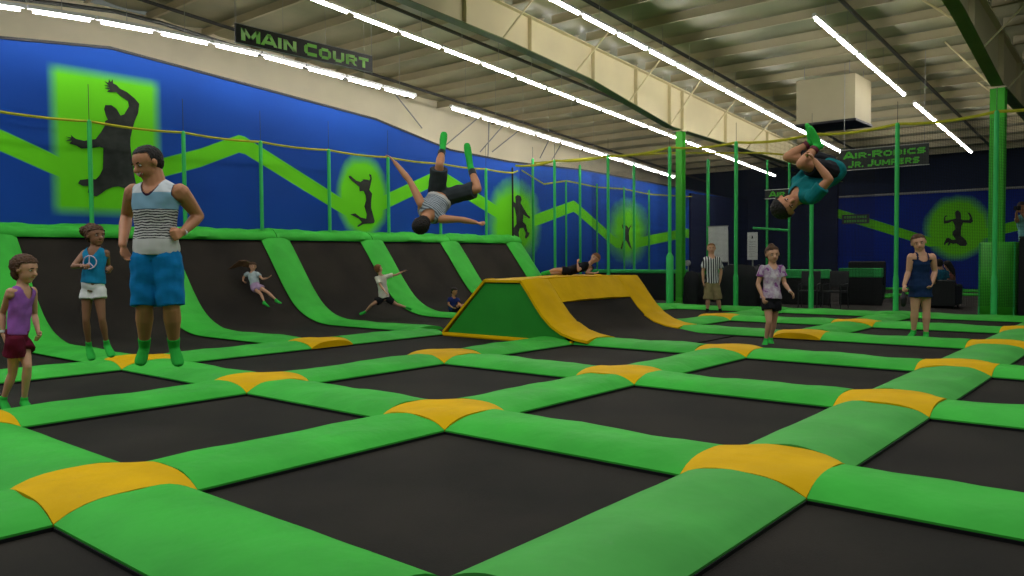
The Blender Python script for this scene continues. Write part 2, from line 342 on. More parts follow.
light_row(-5.8, seq(16.5, 23.55)+[None]+seq(24.5, 32.6), rowz, 'rightmost row')
for n, (X, y0, lab) in enumerate(((-18.15, 7.9, 'second dark pipe from the mural wall, behind the court sign'), (-13.75, 9.0, 'dark pipe hung close left of the long girder'), (-9.9, 11, 'dark pipe hung right of the long girder'), (-5.5, 14, 'dark pipe hung over the rightmost row of lights'))):
    f = {0: lambda y: 7.36-.078*max(0, y-RY), 1: lambda y: 7.98-.075*max(0, y-RY)-.58, 2: lambda y: 7.4-.075*max(0, y-RY), 3: lambda y: 7.4-.075*max(0, y-RY)}[n]
    o = MB().tube([(X, y0-8, f(RY)-.1), (X, RY+.2, f(RY)), (X, 36.8, f(36.8))], .045, 8).build('sprinkler_pipe', mPipe)
    tag(o, lab, 'pipe')
tag(MB().tube([onX(*p, RX1-.3) for p in ((-80, -8), (0, -3), (60, 4), (115, 11.5), (160, 22.5), (250, 51), (300, 66), (380, 88))], .04, 8).build('light_rail', mPipe), 'dark rail just above the first lights over the mural wall', 'rail')
# ------------------------------------------------------------------ duct box
t = thing('duct_box', 'large cream boxed duct hanging from the roof near the flipping man in teal', 'duct', (-7.43, 22.7, 4.96))
MB().box((-7.43, 22.75, 5.57), (1.56, 1.42, 1.2), bev=.01).build('casing', mat('duct_sheet', (0.36, 0.32, 0.20), .6, .3, noise=.1, nscale=.8), t)
MB().box((-7.43, 22.75, 4.945), (1.62, 1.48, .07), bev=.01).build('bottom_frame', mBlack, t)
for sx, sy in ((-.6, -.6), (.6, -.6), (-.6, .6), (.6, .6)): MB().tube([(-7.43+sx, 22.75+sy, 6.16), (-7.43+sx, 22.75+sy, roofz(22.75+sy)-.1)], .012, 5).build('hanger_rod', mGrey, t)
# ------------------------------------------------------------------ signs
GL = {'A': (1.15, [((0, 0), (.5, 1)), ((.65, 1), (1.15, 0)), ((.28, .3), (.9, .3)), ((.42, .95), (.73, .95))]), 'M': (1.35, [((.12, 0), (.12, 1)), ((1.23, 0), (1.23, 1)), ((.14, 1), (.675, .2)), ((1.21, 1), (.675, .2))]),
      'I': (.28, [((.14, 0), (.14, 1))]), 'N': (1.1, [((.12, 0), (.12, 1)), ((.98, 0), (.98, 1)), ((.12, 1), (.98, 0))]), 'C': (1.05, [((1.05, .88), (.25, .88)), ((.13, .75), (.13, .25)), ((.25, .12), (1.05, .12)), ((.25, .88), (.13, .7)), ((.13, .3), (.25, .12))]),
      'O': (1.15, [((.25, .88), (.9, .88)), ((.25, .12), (.9, .12)), ((.13, .78), (.13, .22)), ((1.02, .78), (1.02, .22)), ((.25, .88), (.13, .7)), ((.9, .88), (1.02, .7)), ((.25, .12), (.13, .3)), ((.9, .12), (1.02, .3))]),
      'U': (1.1, [((.13, 1), (.13, .25)), ((.97, 1), (.97, .25)), ((.25, .12), (.85, .12)), ((.13, .3), (.25, .12)), ((.97, .3), (.85, .12))]), 'R': (1.1, [((.13, 0), (.13, 1)), ((.13, .88), (.9, .88)), ((.97, .85), (.97, .5)), ((.13, .45), (.9, .45)), ((.5, .45), (1.0, 0))]),
      'T': (1.05, [((0, .88), (1.05, .88)), ((.525, .88), (.525, 0))]), 'B': (1.1, [((.13, 0), (.13, 1)), ((.13, .88), (.9, .88)), ((.13, .5), (.95, .5)), ((.13, .12), (.92, .12)), ((.95, .85), (.95, .15))]), 'S': (1.05, [((1.05, .88), (.2, .88)), ((.13, .85), (.13, .55)), ((.15, .5), (.9, .5)), ((.93, .45), (.93, .15)), ((0, .12), (.88, .12))]),
      'J': (.85, [((.72, 1), (.72, .2)), ((.65, .12), (0, .12))]), 'P': (1.05, [((.13, 0), (.13, 1)), ((.13, .88), (.9, .88)), ((.92, .85), (.92, .45)), ((.13, .42), (.88, .42))]), 'E': (.95, [((.13, 0), (.13, 1)), ((.13, .88), (.95, .88)), ((.13, .5), (.85, .5)), ((.13, .12), (.95, .12))]),
      '-': (.4, [((0, .48), (.4, .48))]), '.': (.25, [((.0, .1), (.25, .1))])}
def words(parts, ctr, ex, ey, en, width, height, parent, m, name='letter', offset=.01, shear=0.0):
    """parts = [(text, relative size)] on one baseline; heavy block letters, each letter its own mesh on a board with axes ex, ey, normal en"""
    x = 0; L_ = []; W = .15
    for body, s in parts:
        for chh in body:
            if chh == ' ': x += .55; continue
            wd, strokes = GL[chh]; vs = []; fs = []
            for k, ((ax, ay), (bx, by)) in enumerate(strokes):
                dx, dy = bx-ax, by-ay; l = math.hypot(dx, dy); hx = W*1.0 if abs(dy) > abs(dx)*.5 else 0; hy = 0 if hx else W
                q = [(ax-hx, ay-hy), (bx-hx, by-hy), (bx+hx, by+hy), (ax+hx, ay+hy)]; b = len(vs)
                vs += [Vector(((x+u*s), v*s, z)) for z in (0.0, .006) for u, v in q]
                fs += [(b+3, b+2, b+1, b), (b+4, b+5, b+6, b+7), (b, b+1, b+5, b+4), (b+1, b+2, b+6, b+5), (b+2, b+3, b+7, b+6), (b+3, b, b+4, b+7)]
            L_.append((vs, fs)); x += wd*s+.22
    av = [v for vs, _ in L_ for v in vs]
    mnx, mxx = min(v.x for v in av), max(v.x for v in av); mny, mxy = min(v.y for v in av), max(v.y for v in av)
    sx, sy = width/(mxx-mnx), height/(mxy-mny)
    for vs, fs in L_:
        MB().add([ctr+ex*((v.x-(mnx+mxx)/2)*sx)+ey*((v.y-(mny+mxy)/2)*sy)+en*v.z for v in vs], fs).build(name, m, parent)
SX = -13.2
c0, c1 = onX(235, 35, SX), onX(372, 62.5, SX)
z0 = (c0.z+c1.z)/2; L = c1.y-c0.y; mid = Vector((SX, (c0.y+c1.y)/2, z0)); hh = .34
t = thing('hanging_sign', 'long black MAIN COURT sign hung from the roof above the mural wall', 'sign', mid-Vector((0, 0, hh/2)))
MB().box(mid, (.03, L, hh)).build('board', mSignBlack, t)
for s in (-1, 1): MB().box(mid+Vector((0, 0, s*(hh/2+.006))), (.045, L+.02, .012)).build('edge_strip', mGrey, t)
words([('M', 1.12), ('AIN', 1), (' ', 0), ('C', 1.12), ('OURT', 1)], mid+Vector((.017, 0, .0)), Vector((0, 1, 0)), Vector((0, 0, 1)), Vector((1, 0, 0)), L*.93, hh*.70, t, mLime, offset=.10, shear=.0)
for s in (-1, 1): MB().tube([mid+Vector((0, s*L*.497, hh/2)), Vector((SX, mid.y+s*L*.497, roofz(mid.y)-.2))], .006, 5).build('hanging_wire', mGrey, t)
a0, a1 = onY(840, 161, 22), onY(929, 153.5, 22); mid = (a0+a1)/2; mid.z = (a0.z+a1.z)/2; L = a1.x-a0.x; hh = .52
t = thing('hanging_sign', 'black AIR-ROBICS JR. JUMPERS sign hung near the duct box', 'sign', mid-Vector((0, 0, hh/2)))
MB().box(mid, (L, .03, hh)).build('board', mSignBlack, t)
for s in (-1, 1): MB().box(mid+Vector((0, 0, s*(hh/2+.008))), (L+.02, .045, .016)).build('edge_strip', mGrey, t)
mLime2 = mat('green_lettering', (0.07, 0.42, 0.025), .5, .3)
words([('A', 1.2), ('IR-', 1), ('R', 1.2), ('OBICS', 1)], mid+Vector((0, -.017, .12)), Vector((1, 0, 0)), Vector((0, 0, 1)), Vector((0, -1, 0)), L*.93, .19, t, mLime2, offset=.045, shear=.1)
words([('J', 1.2), ('R.', 1), (' ', 0), ('J', 1.2), ('UMPERS', 1)], mid+Vector((0, -.017, -.12)), Vector((1, 0, 0)), Vector((0, 0, 1)), Vector((0, -1, 0)), L*.80, .18, t, mLime2, offset=.045, shear=.1)
for s in (-1, 1): MB().tube([mid+Vector((s*L*.45, 0, hh/2)), Vector((mid.x+s*L*.45, 22, roofz(22)-.2))], .008, 5).build('hanging_wire', mGrey, t)
# ------------------------------------------------------------------ trampoline court
WB = .78; HB = .085
def prof(t): return 1-abs(2*t-1)**3.0
def wob(x, y, k=1.0):
    return k*(.010*math.sin(x*2.3+y*1.1)+.008*math.sin(x*5.1-y*3.7+1.3)+.004*math.sin(x*11+y*9))
def strip_mesh(path, width, h, normal_of, nu=None, nv=14, th=.012, side=None, seed=0):
    """padded strip along path (3-D points), width vector side; bulged across; closed"""
    mb = MB(); top = []; bot = []
    n = len(path)
    for k, p in enumerate(path):
        nn = normal_of[k]; rt = []; rb = []
        endf = min(1, min(k, n-1-k)*.5+.98)
        for q in range(nv+1):
            t = q/nv; off = side*((t-.5)*width)
            b = prof(t)*h*endf; wv = wob(p.x*1.3+p.z*2+off.x*2+seed, p.y*1.3+off.y*2, prof(t))
            rt.append(p+off+nn*(b+wv*.8)); rb.append(p+off-nn*th)
        top.append(rt); bot.append(rb)
    rings = [top[k]+list(reversed(bot[k])) for k in range(n)]
    return mb.loft(rings)
def beam(p, q, label, m=mGreen, h=HB, width=WB, seed=0):
    p = Vector(p); q = Vector(q); d = (q-p); L = d.length; d.normalize(); side = Vector((-d.y, d.x, 0)); n = max(6, int(L/.14))
    path = [p+d*(L*k/n) for k in range(n+1)]
    o = thing('frame_pad', label, 'pad', (p+q)/2-Vector((0, 0, .032)))
    strip_mesh(path, width, h, [Vector((0, 0, 1))]*(n+1), side=side, seed=seed).build('cover', m, o, True, angle=50)
    a, b = p-side*(width/2+.006), p+side*(width/2+.006); c, e = q+side*(width/2+.006), q-side*(width/2+.006)
    MB().prism([Vector((v.x, v.y, -.032)) for v in (a, b, c, e)], (0, 0, .019)).build('backing', mBlack, o)
    return o
JN = {-3: 'line along the wall ramps', -2: 'line running into the yellow ramp', -1: 'middle line', 0: 'rightmost line'}
rowname = {-1: 'nearest row', 0: 'second row', 1: 'third row', 2: 'fourth row', 3: 'fifth row', 4: 'sixth row', 5: 'far edge'}
G = WB/2+.004
def ubeam(j, i):
    a = U(i)+G; b = U(i+1)-G
    beam((V(j), a, 0), (V(j), b, 0), f'green pad of the {JN[j]}, ' + (f'between the {ORD[i+1]} and {ORD[i+2]} rows' if i >= -1 else 'cut off at lower left'), mGreenWorn if j == 0 else mGreen, seed=i*7+j)
def vbeam(i, j):
    tgt = {-3: 'nearest the wall ramps', -2: 'left of the middle line', -1: 'right of the middle line', 0: 'beyond the rightmost line'}[j]
    beam((V(j)+G, U(i), 0), (V(j+1)-G, U(i), 0), f'green cross pad, {rowname[i]} from the camera, {tgt}', mGreen, seed=i*5+j*3)
for i in range(-2, 5):
    if i >= -1: ubeam(0, i)
    if i != 2: ubeam(-1, i)
    if i not in (-2, 2): ubeam(-2, i)
    if i not in (-2, -1) or i == -1: ubeam(-3, i) if i >= -1 else None
for i, j in ((-1, -2), (-1, -1), (0, -3), (0, -2), (0, -1), (0, 0), (1, -2), (1, -1), (1, 0), (2, -2), (2, -1), (2, 0), (3, -2), (3, -1), (3, 0), (4, -2), (4, -1), (4, 0), (5, -3), (5, -2), (5, -1), (5, 0)): vbeam(i, j)
def junction(i, j, label, m=mYellow):
    n = 10; mb = MB(); c = Vector((V(j), U(i), 0)); hw = WB/2; top = []; bot = []
    for a in range(n+1):
        for b in range(n+1):
            u, v = a/n, b/n; pu, pv = prof(u), prof(v); pz = max(pu+pv-pu*pv, 0)
            x = c.x+(u-.5)*2*hw; y = c.y+(v-.5)*2*hw
            z = HB*.98*pz + .003 + wob(x*2, y*2, pu*pv*.7)
            top.append(Vector((x, y, z))); bot.append(Vector((x, y, -.012)))
    N = (n+1)**2; fs = []
    idx = lambda a, b: a*(n+1)+b
    for a in range(n):
        for b in range(n):
            fs.append((idx(a, b), idx(a+1, b), idx(a+1, b+1), idx(a, b+1))); fs.append(tuple(N+k for k in (idx(a, b), idx(a, b+1), idx(a+1, b+1), idx(a+1, b))))
    per = [idx(a, 0) for a in range(n)]+[idx(n, b) for b in range(n)]+[idx(a, n) for a in range(n, 0, -1)]+[idx(0, b) for b in range(n, 0, -1)]
    for k in range(len(per)): a, b = per[k], per[(k+1) % len(per)]; fs.append((a, N+a, N+b, b))
    mb.add(top+bot, fs); o = thing('junction_pad', label, 'pad', (c.x, c.y, -.05)); mb.build('cover', m, o, True, angle=50)
    MB().box((c.x, c.y, -.0225), (2*hw+.012, 2*hw+.012, .019)).build('backing', mBlack, o); return o
JY = {(-1, -2): 'under the girl in the purple top', (-1, -1): 'nearest the camera at lower left', (0, -3): 'behind the feet of the jumping man', (0, -2): 'to the right of the jumping man', (0, -1): 'in the middle foreground of the court', (0, 0): 'large at lower right, nearest of the rightmost line', (1, -3): 'at the foot of the second wall ramp', (1, -2): 'in front of the green side of the yellow ramp', (1, -1): 'between the middle foreground and the yellow ramp', (1, 0): 'second of the rightmost line', (2, 0): 'third of the rightmost line', (2, -1): 'behind which the girl in tie-dye stands', (3, 0): 'fourth of the rightmost line', (3, -1): 'right of the girl in tie-dye', (4, -2): 'in front of the referee', (4, -1): 'between tie-dye girl and woman in navy, farther back', (4, 0): 'farthest of the rightmost line'}
for (i, j), s in JY.items(): junction(i, j, 'yellow pad '+s)
for (i, j), s in {(5, -3): 'at the left end of the far edge', (5, -2): 'on the far edge behind the referee', (5, -1): 'at the foot of the post behind the woman in navy', (5, 0): 'at the right end of the far edge', (-1, -3): 'at the left foot of the first ramp', (3, -3): 'behind the yellow ramp at its left', (4, -3): 'behind the yellow ramp near the far edge'}.items(): junction(i, j, 'green square pad '+s, mGreen)
def bed(x0, x1, y0, y1, label):
    e = .06; mb = MB().box(((x0+x1)/2, (y0+y1)/2, -.0395), (x1-x0-e*2, y1-y0-e*2, .015))
    return tag(mb.build('trampoline_bed', mBed), label, 'trampoline')
names = {(-2, -2): 'beyond the lower left corner pad', (-2, -1): 'cut off at the lower left corner', (-1, -3): 'behind the girl in the purple top', (-1, -2): 'between the girl in purple and the lower left yellow pad', (-1, -1): 'largest, in the middle foreground', (0, -2): 'left of the middle junction, facing the ramp', (0, -1): 'right of the middle foreground junction', (1, -2): 'just in front of the yellow ramp corner', (1, -1): 'in front of the girl in tie-dye', (3, -2): 'in front of the referee', (3, -1): 'behind the girl in tie-dye', (4, -2): 'at the far edge right of the referee', (4, -1): 'at the far edge behind the woman in navy', (-1, 0): 'cut off at the lower right corner', (0, 0): 'at the right edge behind the nearest right pad', (1, 0): 'second up the right edge', (2, 0): 'third up the right edge', (3, 0): 'fourth up the right edge', (4, 0): 'farthest up the right edge', (-2, 0): 'below the bottom edge pads'}
for (i, j), s in names.items():
    if (i, j) == (-2, -2) or (i, j) == (-2, 0): continue
    bed(V(j), V(j+1), U(i), U(i+1), 'flat black trampoline bed '+s)
bed(V(-3), V(-2), U(0), U(2), 'long black bed running along the foot of the wall ramps to the yellow ramp')
bed(V(-3), V(-2), U(3), U(5), 'black bed behind the yellow ramp reaching the far edge')
# wall ramps
RP = [(-13.2, 0), (-13.75, .03), (-14.25, .16), (-14.65, .38), (-14.98, .70), (-15.25, 1.02), (-15.55, 1.40), (-15.88, 1.80)]
def rp(t):  # smooth along profile
    n = len(RP)-1; k = min(int(t*n), n-1); f = t*n-k
    def P_(q): return Vector((RP[max(0, min(n, q))][0], 0, RP[max(0, min(n, q))][1]))
    a, b, c, d = P_(k-1), P_(k), P_(k+1), P_(k+2)
    return .5*((2*b)+(c-a)*f+(2*a-5*b+4*c-d)*f*f+(3*b-a-3*c+d)*f**3)
ramp_path = [Vector((V(-3)+.40-.78-(V(-3)-.39+13.2)*k/8*1.0, 0, 0)) for k in range(8)]
ramp_path = [Vector((V(-3)-.395+( -13.2-(V(-3)-.395))*k/8, 0, 0)) for k in range(8)]+[rp(k/26) for k in range(27)]
def normals(path):
    r = []
    for k in range(len(path)):
        t = (path[min(k+1, len(path)-1)]-path[max(k-1, 0)]).normalized(); r.append(Vector((-t.z, 0, t.x))*(-1 if t.x < 0 else 1))
    return [n if n.z > 0 else -n for n in r]
RN = normals(ramp_path)
RW = .74
rl = {-1: 'at the far left, beyond the purple girl', 0: 'behind the girl in purple', 1: 'just right of the jumping man', 2: 'between the lying girl and the boy in white', 3: 'between the boy in white and the seated boy', 4: 'between the seated boy and the last panel', 5: 'closing the far end of the ramps'}
for i in range(-1, 6):
    path = [p+Vector((0, U(i), 0)) for p in ramp_path]
    o = strip_mesh(path, RW, .07, RN, side=Vector((0, 1, 0)), seed=i*3).build('ramp_strip_pad', mGreen, None, True, angle=50)
    tag(o, 'green pad strip climbing the wall '+rl[i], 'pad')
pl = {-1: 'leftmost curved black ramp bed, cut by the frame', 0: 'curved black ramp bed behind the jumping man and girl in blue', 1: 'curved black ramp bed on which the girl slides', 2: 'curved black ramp bed behind the running boy in white', 3: 'curved black ramp bed behind the small seated boy', 4: 'last curved black ramp bed at the far end'}
for i in range(-1, 5):
    mb = MB(); rings = []
    pth = [Vector((V(-3)-.30, 0, 0))]+ramp_path[1:]; nr = RN
    for k, p in enumerate(pth):
        a, b = U(i)+.12, U(i+1)-.12; rings.append([p+Vector((0, y, 0))-nr[k]*d for y, d in ((a, .034), (b, .034), (b, .049), (a, .049))])
    mb.loft(rings); tag(mb.build('ramp_bed', mBed, None, True, angle=50), pl[i], 'trampoline')
    # ledge roll above
for i in range(-1, 5):
    a = U(i)-(RW/2 if i == -1 else 0)+.01; b = U(i+1)+(RW/2 if i == 4 else 0)-.01; n = 26; rings = []
    for k in range(n+1):
        y = a+(b-a)*k/n; s = .03*math.sin(y*3.1)+.02*math.sin(y*7.3+1)+.012*math.sin(y*17)
        pr_ = [(-15.86, 1.80), (-15.84+s*.4, 1.86), (-15.90+s*.5, 1.95), (-16.0+s*.3, 2.02+s*.4), (-16.13, 2.06+s*.5), (-16.145, 1.80)]
        rings.append([Vector((x, y, z)) for x, z in pr_])
    tag(MB().loft(rings).build('ledge_pad', mGreen, None, True, angle=60), ['green padded ledge at far left under the mural square', 'green padded ledge behind the jumping man', 'green padded ledge left of the tall lime oval', 'green padded ledge under the slim jumping silhouette', 'green padded ledge below the flipping man in grey', 'green padded ledge at the far end of the ramps'][i+1], 'pad')
# flat beds between ramp foot and the strips are part of the ramp beds; yellow ramp
Y0, Y1 = 10.04, 13.70
t = thing('freestanding_ramp', 'yellow edged ramp with a green side and a curved black bed', 'ramp', (-8.6, 11.9, -.05))
prof_r = [(-8.27, .98), (-8.12, .80), (-7.97, .60), (-7.82, .42), (-7.65, .27), (-7.45, .16), (-7.2, .09), (-6.95, .06)]
prof_l = [(-10.0, .04), (-9.09, .98)]
def sidepoly(y, inset=0): return [Vector((x, y, z)) for x, z in [(-10.02, -.05)]+prof_l+prof_r+[(-6.95, -.05)]]
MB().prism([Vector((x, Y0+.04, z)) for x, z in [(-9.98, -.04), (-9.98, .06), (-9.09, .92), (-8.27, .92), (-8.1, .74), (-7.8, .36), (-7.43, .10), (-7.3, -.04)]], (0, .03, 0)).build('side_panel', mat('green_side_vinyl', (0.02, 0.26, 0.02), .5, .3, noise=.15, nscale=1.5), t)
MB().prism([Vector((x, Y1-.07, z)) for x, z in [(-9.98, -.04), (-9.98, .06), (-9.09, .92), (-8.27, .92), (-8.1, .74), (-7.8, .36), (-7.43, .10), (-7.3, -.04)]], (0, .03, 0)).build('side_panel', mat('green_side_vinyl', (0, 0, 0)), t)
def ramp_strip(path, ya, yb2, nm='edge_pad', h=.035, n_=None):
    pth = [Vector((x, (ya+yb2)/2, z)) for x, z in path]; fine = []
    for a, b in zip(pth[:-1], pth[1:]):
        for q in range(4): fine.append(a.lerp(b, q/4))
    fine.append(pth[-1])
    nn = []
    for k in range(len(fine)):
        tt = (fine[min(k+1, len(fine)-1)]-fine[max(k-1, 0)]).normalized(); v = Vector((-tt.z, 0, tt.x)); nn.append(v if v.z > 0 else -v)
    strip_mesh(fine, abs(yb2-ya), h, nn, side=Vector((0, 1, 0)), th=.04).build(nm, mYellow, t, True, angle=50)
ramp_strip(prof_r[:5], Y0, Y0+.74); ramp_strip(prof_r[4:], Y0, Y0+.78)
ramp_strip(prof_r[:5], Y1-.74, Y1); ramp_strip(prof_r[4:], Y1-.78, Y1)
ramp_strip([(-9.09, .98), (-8.27, .98)], Y0, Y1, 'top_pad', .03)
ramp_strip(prof_r[:3], Y0+.745, Y1-.745, 'front_pad', .03)
ramp_strip([(-10.1, .05), (-9.09, .98)], Y0, Y0+.35); ramp_strip([(-10.1, .05), (-9.09, .98)], Y1-.35, Y1)
MB().tube([(-10.1, Y0+.02, -.01), (-7.25, Y0+.02, -.01)], .045, 8).build('base_trim', mYellow, t, True)
mb = MB(); rings = []
for x, z in [(-8.05, .66)]+prof_r[2:]+[(-6.4, 0.0), (-5.9, -.01)]: rings.append([Vector((x, y, z-d)) for y, d in ((Y0+.55, .02), (Y1-.55, .02), (Y1-.55, .035), (Y0+.55, .035))])
mb.loft(rings).build('curved_bed', mBed, t, True)
mb = MB(); rings = []
for x, z in [(-10.0, .02), (-9.05, .93), (-8.3, .93)]: rings.append([Vector((x, y, z-d)) for y, d in ((Y0+.1, .01), (Y1-.1, .01), (Y1-.1, .03), (Y0+.1, .03))])
mb.loft(rings).build('back_bed', mBed, t)
bed(-5.88, V(0), U(2), U(3), 'long black bed running right from the foot of the yellow ramp')
bed(V(-3), -9.9, U(2), U(3), 'narrow black bed hidden behind the yellow ramp')
# ------------------------------------------------------------------ posts, ropes and netting
def post(x, y, z0, z1, r, label, base=None, group=None, m=mPost, wire=0):
    t = thing('net_post', label, 'post', (x, y, z0), group)
    MB().tube([(x, y, z0), (x, y, z1)], r, 10).build('sleeve', m, t, True)
    MB().tube([(x, y, z1), (x, y, z1+.03)], [r*.9, r*.5], 10).build('cap', m, t, True)
    if base: MB().tube([(x, y, z0), (x, y, z0+base[0]-.1), (x, y, z0+base[0])], [base[1], base[1], r], 12).build('foot_pad', m, t, True)
    if wire: MB().tube([(x, y, z1+.03), (x, y, z1+wire)], .006, 4).build('wire', mPipe, t)
    return t
lp = [('crossing the lime square', 6.48), ('just behind the jumping man', 8.35), ('third from the left along the mural', 10.17), ('left of the tall lime oval', 12.05), ('right of the tall lime oval', 13.95), ('behind the flipping man in grey', 15.87), ('last before the corner of the netting', 17.8)]
for s, y in lp: post(-15.98, y, 2.03, 4.02, .042, 'slim green net post on the ledge, '+s, wire=.7)
def rope(pts, label, wd=.05):
    mb = MB(); rings = []
    for k, p in enumerate(pts):
        p = Vector(p); rings.append([p+Vector((0, 0, wd/2)), p+Vector((.012, .012, 0)), p-Vector((0, 0, wd/2)), p-Vector((.012, .012, 0))])
    return tag(mb.loft(rings).build('net_rope', mRope), label, 'rope')
pts = []
ky = [2.6, 4.6]+[y for _, y in lp]+[19.3]
for a, b in zip(ky[:-1], ky[1:]):
    for q in range(6): f = q/6; pts.append((-15.98, a+(b-a)*f, 4.02-.035*4*f*(1-f)))
pts.append((-15.98, 19.3, 4.08)); rope(pts, 'yellow webbing rope strung along the post tops in front of the mural')
fx = [(-16.05, 4.25), (-14.52, 4.28), (-12.6, 4.25), (-10.62, 4.3), (-8.72, 4.25), (-6.8, 4.25), (-4.9, 4.28), (-2.98, 4.32), (-1.0, 4.4)]
FY = 19.28
fl = ['', 'second from the corner', 'third, right above the boy on the ramp', 'thick footed one left of the referee', 'right of the referee', 'behind the flipping man in teal', 'left of the woman in navy', 'in front of the green padded box']
for k, (x, z) in enumerate(fx[1:8]):
    post(x, FY, -.05, z, .047 if k > 1 else .042, 'tall green net post at the court edge, '+fl[k+1], base=(.95 if k != 2 else 1.5, .062 if k != 2 else .10), wire=.5)
pts = []
for (a, za), (b, zb) in zip(fx[:-1], fx[1:]):
    for q in range(6): f = q/6; pts.append((a+(b-a)*f, FY, za+(zb-za)*f-.07*4*f*(1-f)))
rope(pts+[(fx[-1][0], FY, fx[-1][1])], 'yellow webbing rope along the top of the far court netting', .065)
t = post(-16.03, 19.1, 2.0, 4.15, .03, 'black corner pole where the netting leaves the mural wall', m=mBlack)
# second line of posts beyond the walkway
bx = [(-18.31+.0, 0)]
for k, (px, Yb, zt_) in enumerate(((533, 21.5, 4.5), (580, 22.5, 4.5), (634, 23, 4.45), (708, 23, 4.35))):
    p = onY(px, 200, Yb); 
    if p.x < WX+.1: p = onX(px, 200, WX+.2)
    post(p.x, p.y, -.05, zt_, .045, 'green net post of the second court beyond, '+ORD[k]+' from its corner', wire=.4)
for k, (px) in enumerate((566, 597, 624, 649)):
    p = onX(px, 200, -16.0); post(-16.0, p.y, -.065, 3.95, .035, 'thin green post close to the mural beyond the ramps, '+ORD[k]+' back')
rope([(-15.9, 19.4, 4.1), (-15.95, 20.6, 3.75), (-16, 21.9, 3.95), (-16, 23.8, 3.85), (-16, 25.6, 3.9), (-16, 27.4, 3.8), (-16, 31, 3.9)], 'sagging dull yellow rope along the mural beyond the ramps')
rope([onY(533, 163, 21.6), onY(607, 157, 22.6), onY(669, 153, 23), onY(764, 153, 23), onY(800, 156, 23)], 'yellow rope of the second court netting', .06)
mNet = mat('black_netting', (0.01, 0.011, 0.012), .8, .1)
def net(x0, x1, y, z0, z1, pitch, wd, label):
    mb = MB(); n = int((x1-x0)/pitch)
    for k in range(n+1):
        x = x0+k*pitch; mb.box((x, y, (z0+z1)/2), (wd, .003, z1-z0))
    for k in range(int((z1-z0)/pitch)+1):
        z = z0+k*pitch; mb.box(((x0+x1)/2, y+.003, z), (x1-x0, .003, wd))
    return tag(mb.build('safety_net', mNet), label, 'net')
net(-15.95, -1.0, FY+.08, .25, 4.2, .032, .0042, 'fine black safety netting hung along the far edge of the court')
net(-15.9, -6.5, 23.3, -.06, 4.3, .04, .004, 'fine black safety netting of the second court behind the walkway')
# ------------------------------------------------------------------ beyond the court
def barrier(x0, x1, y, z1, railh, label):
    t = thing('padded_barrier', label, 'barrier', ((x0+x1)/2, y, -.065))
    MB().box(((x0+x1)/2, y, (z1-railh-.065)/2), (x1-x0, .10, z1-railh+.065), bev=.01).build('skirt', mBlack, t)
    MB().box(((x0+x1)/2, y, z1-railh/2), (x1-x0+.02, .16, railh), bev=.02).build('rail_pad', mPost, t)
    return t
barrier(-15.9, -12.0, 22.9, .93, .12, 'black skirted barrier with a thin green rail, left of the green column')
barrier(-11.4, -7.55, 22.9, .95, .26, 'black skirted barrier with a wide green rail behind the referee')
barrier(-7.5, -6.35, 23.6, .98, .26, 'short green topped barrier behind the stacking chairs')
# flip chart board and notice
p = onY(718, 244, 22.2)
t = thing('whiteboard', 'pale whiteboard on a stand behind the referee', 'whiteboard', (p.x, p.y, .0))
MB().box((p.x, p.y, p.z), (.62, .03, 1.03), bev=.004).build('panel', mWhite, t)
for a, b in (((0, .53), (.66, .03)), ((0, -.53), (.66, .03))): MB().box((p.x, p.y, p.z+a[1]), (b[0], .045, b[1])).build('frame_rail', mGrey, t)
for sx in (-.3, .3): MB().tube([(p.x+sx, p.y+.03, p.z+.4), (p.x+sx*1.1, p.y+.05, -.06)], .015, 6).build('stand_leg', mGrey, t)
p = onY(752.5, 246, 22.2)
t = thing('notice_board', 'narrow white notice with printing right of the whiteboard', 'notice', (p.x, p.y, .9))
MB().box((p.x, p.y, p.z), (.30, .03, .80), bev=.004).build('panel', mWhite, t)
MB().prism([(p.x-.03, p.y-.016, p.z+.22), (p.x+.03, p.y-.016, p.z+.22), (p.x, p.y-.016, p.z+.31)], (0, -.004, 0)).build('printed_mark', mBlack, t)
for k in range(7): MB().box((p.x, p.y-.018, p.z+.12-.07*k), (.20, .004, .014)).build('printed_line', mGrey, t)
MB().tube([(p.x, p.y+.02, p.z-.38), (p.x, p.y+.02, -.06)], .02, 6).build('stand_pole', mGrey, t)
# green tube frame with its small sign
t = thing('tube_gate', 'green tube frame with cross bar and small sign behind the tie-dye girl', 'frame', (-9.0, 23.1, -.06))
q0, q1 = onY(767, 230, 23.1), onY(789, 230, 23.1); q2 = onY(753, 228, 23.1)
for q in (q0, q1): MB().tube([(q.x, q.y, -.06), (q.x, q.y, 4.2)], .035, 8).build('upright', mPost, t, True)
MB().tube([(q2.x, q2.y, q2.z), (q1.x, q1.y, q2.z-.1)], .035, 8).build('cross_bar', mPost, t, True)
zt_ = onY(778, 194, 23.1).z
MB().box(((q0.x+q1.x)/2, 23.02, zt_), (q1.x-q0.x+.05, .02, .24)).build('sign_board', mSignBlack, t)
for s in (-1, 1): MB().box(((q0.x+q1.x)/2, 23.02, zt_+s*.13), (q1.x-q0.x+.07, .03, .02)).build('sign_edge', mWhite, t)
words([('A', 1.2), ('IR', 1)], Vector(((q0.x+q1.x)/2, 23.005, zt_)), Vector((1, 0, 0)), Vector((0, 0, 1)), Vector((0, -1, 0)), .5, .16, t, mLime2, offset=.04)
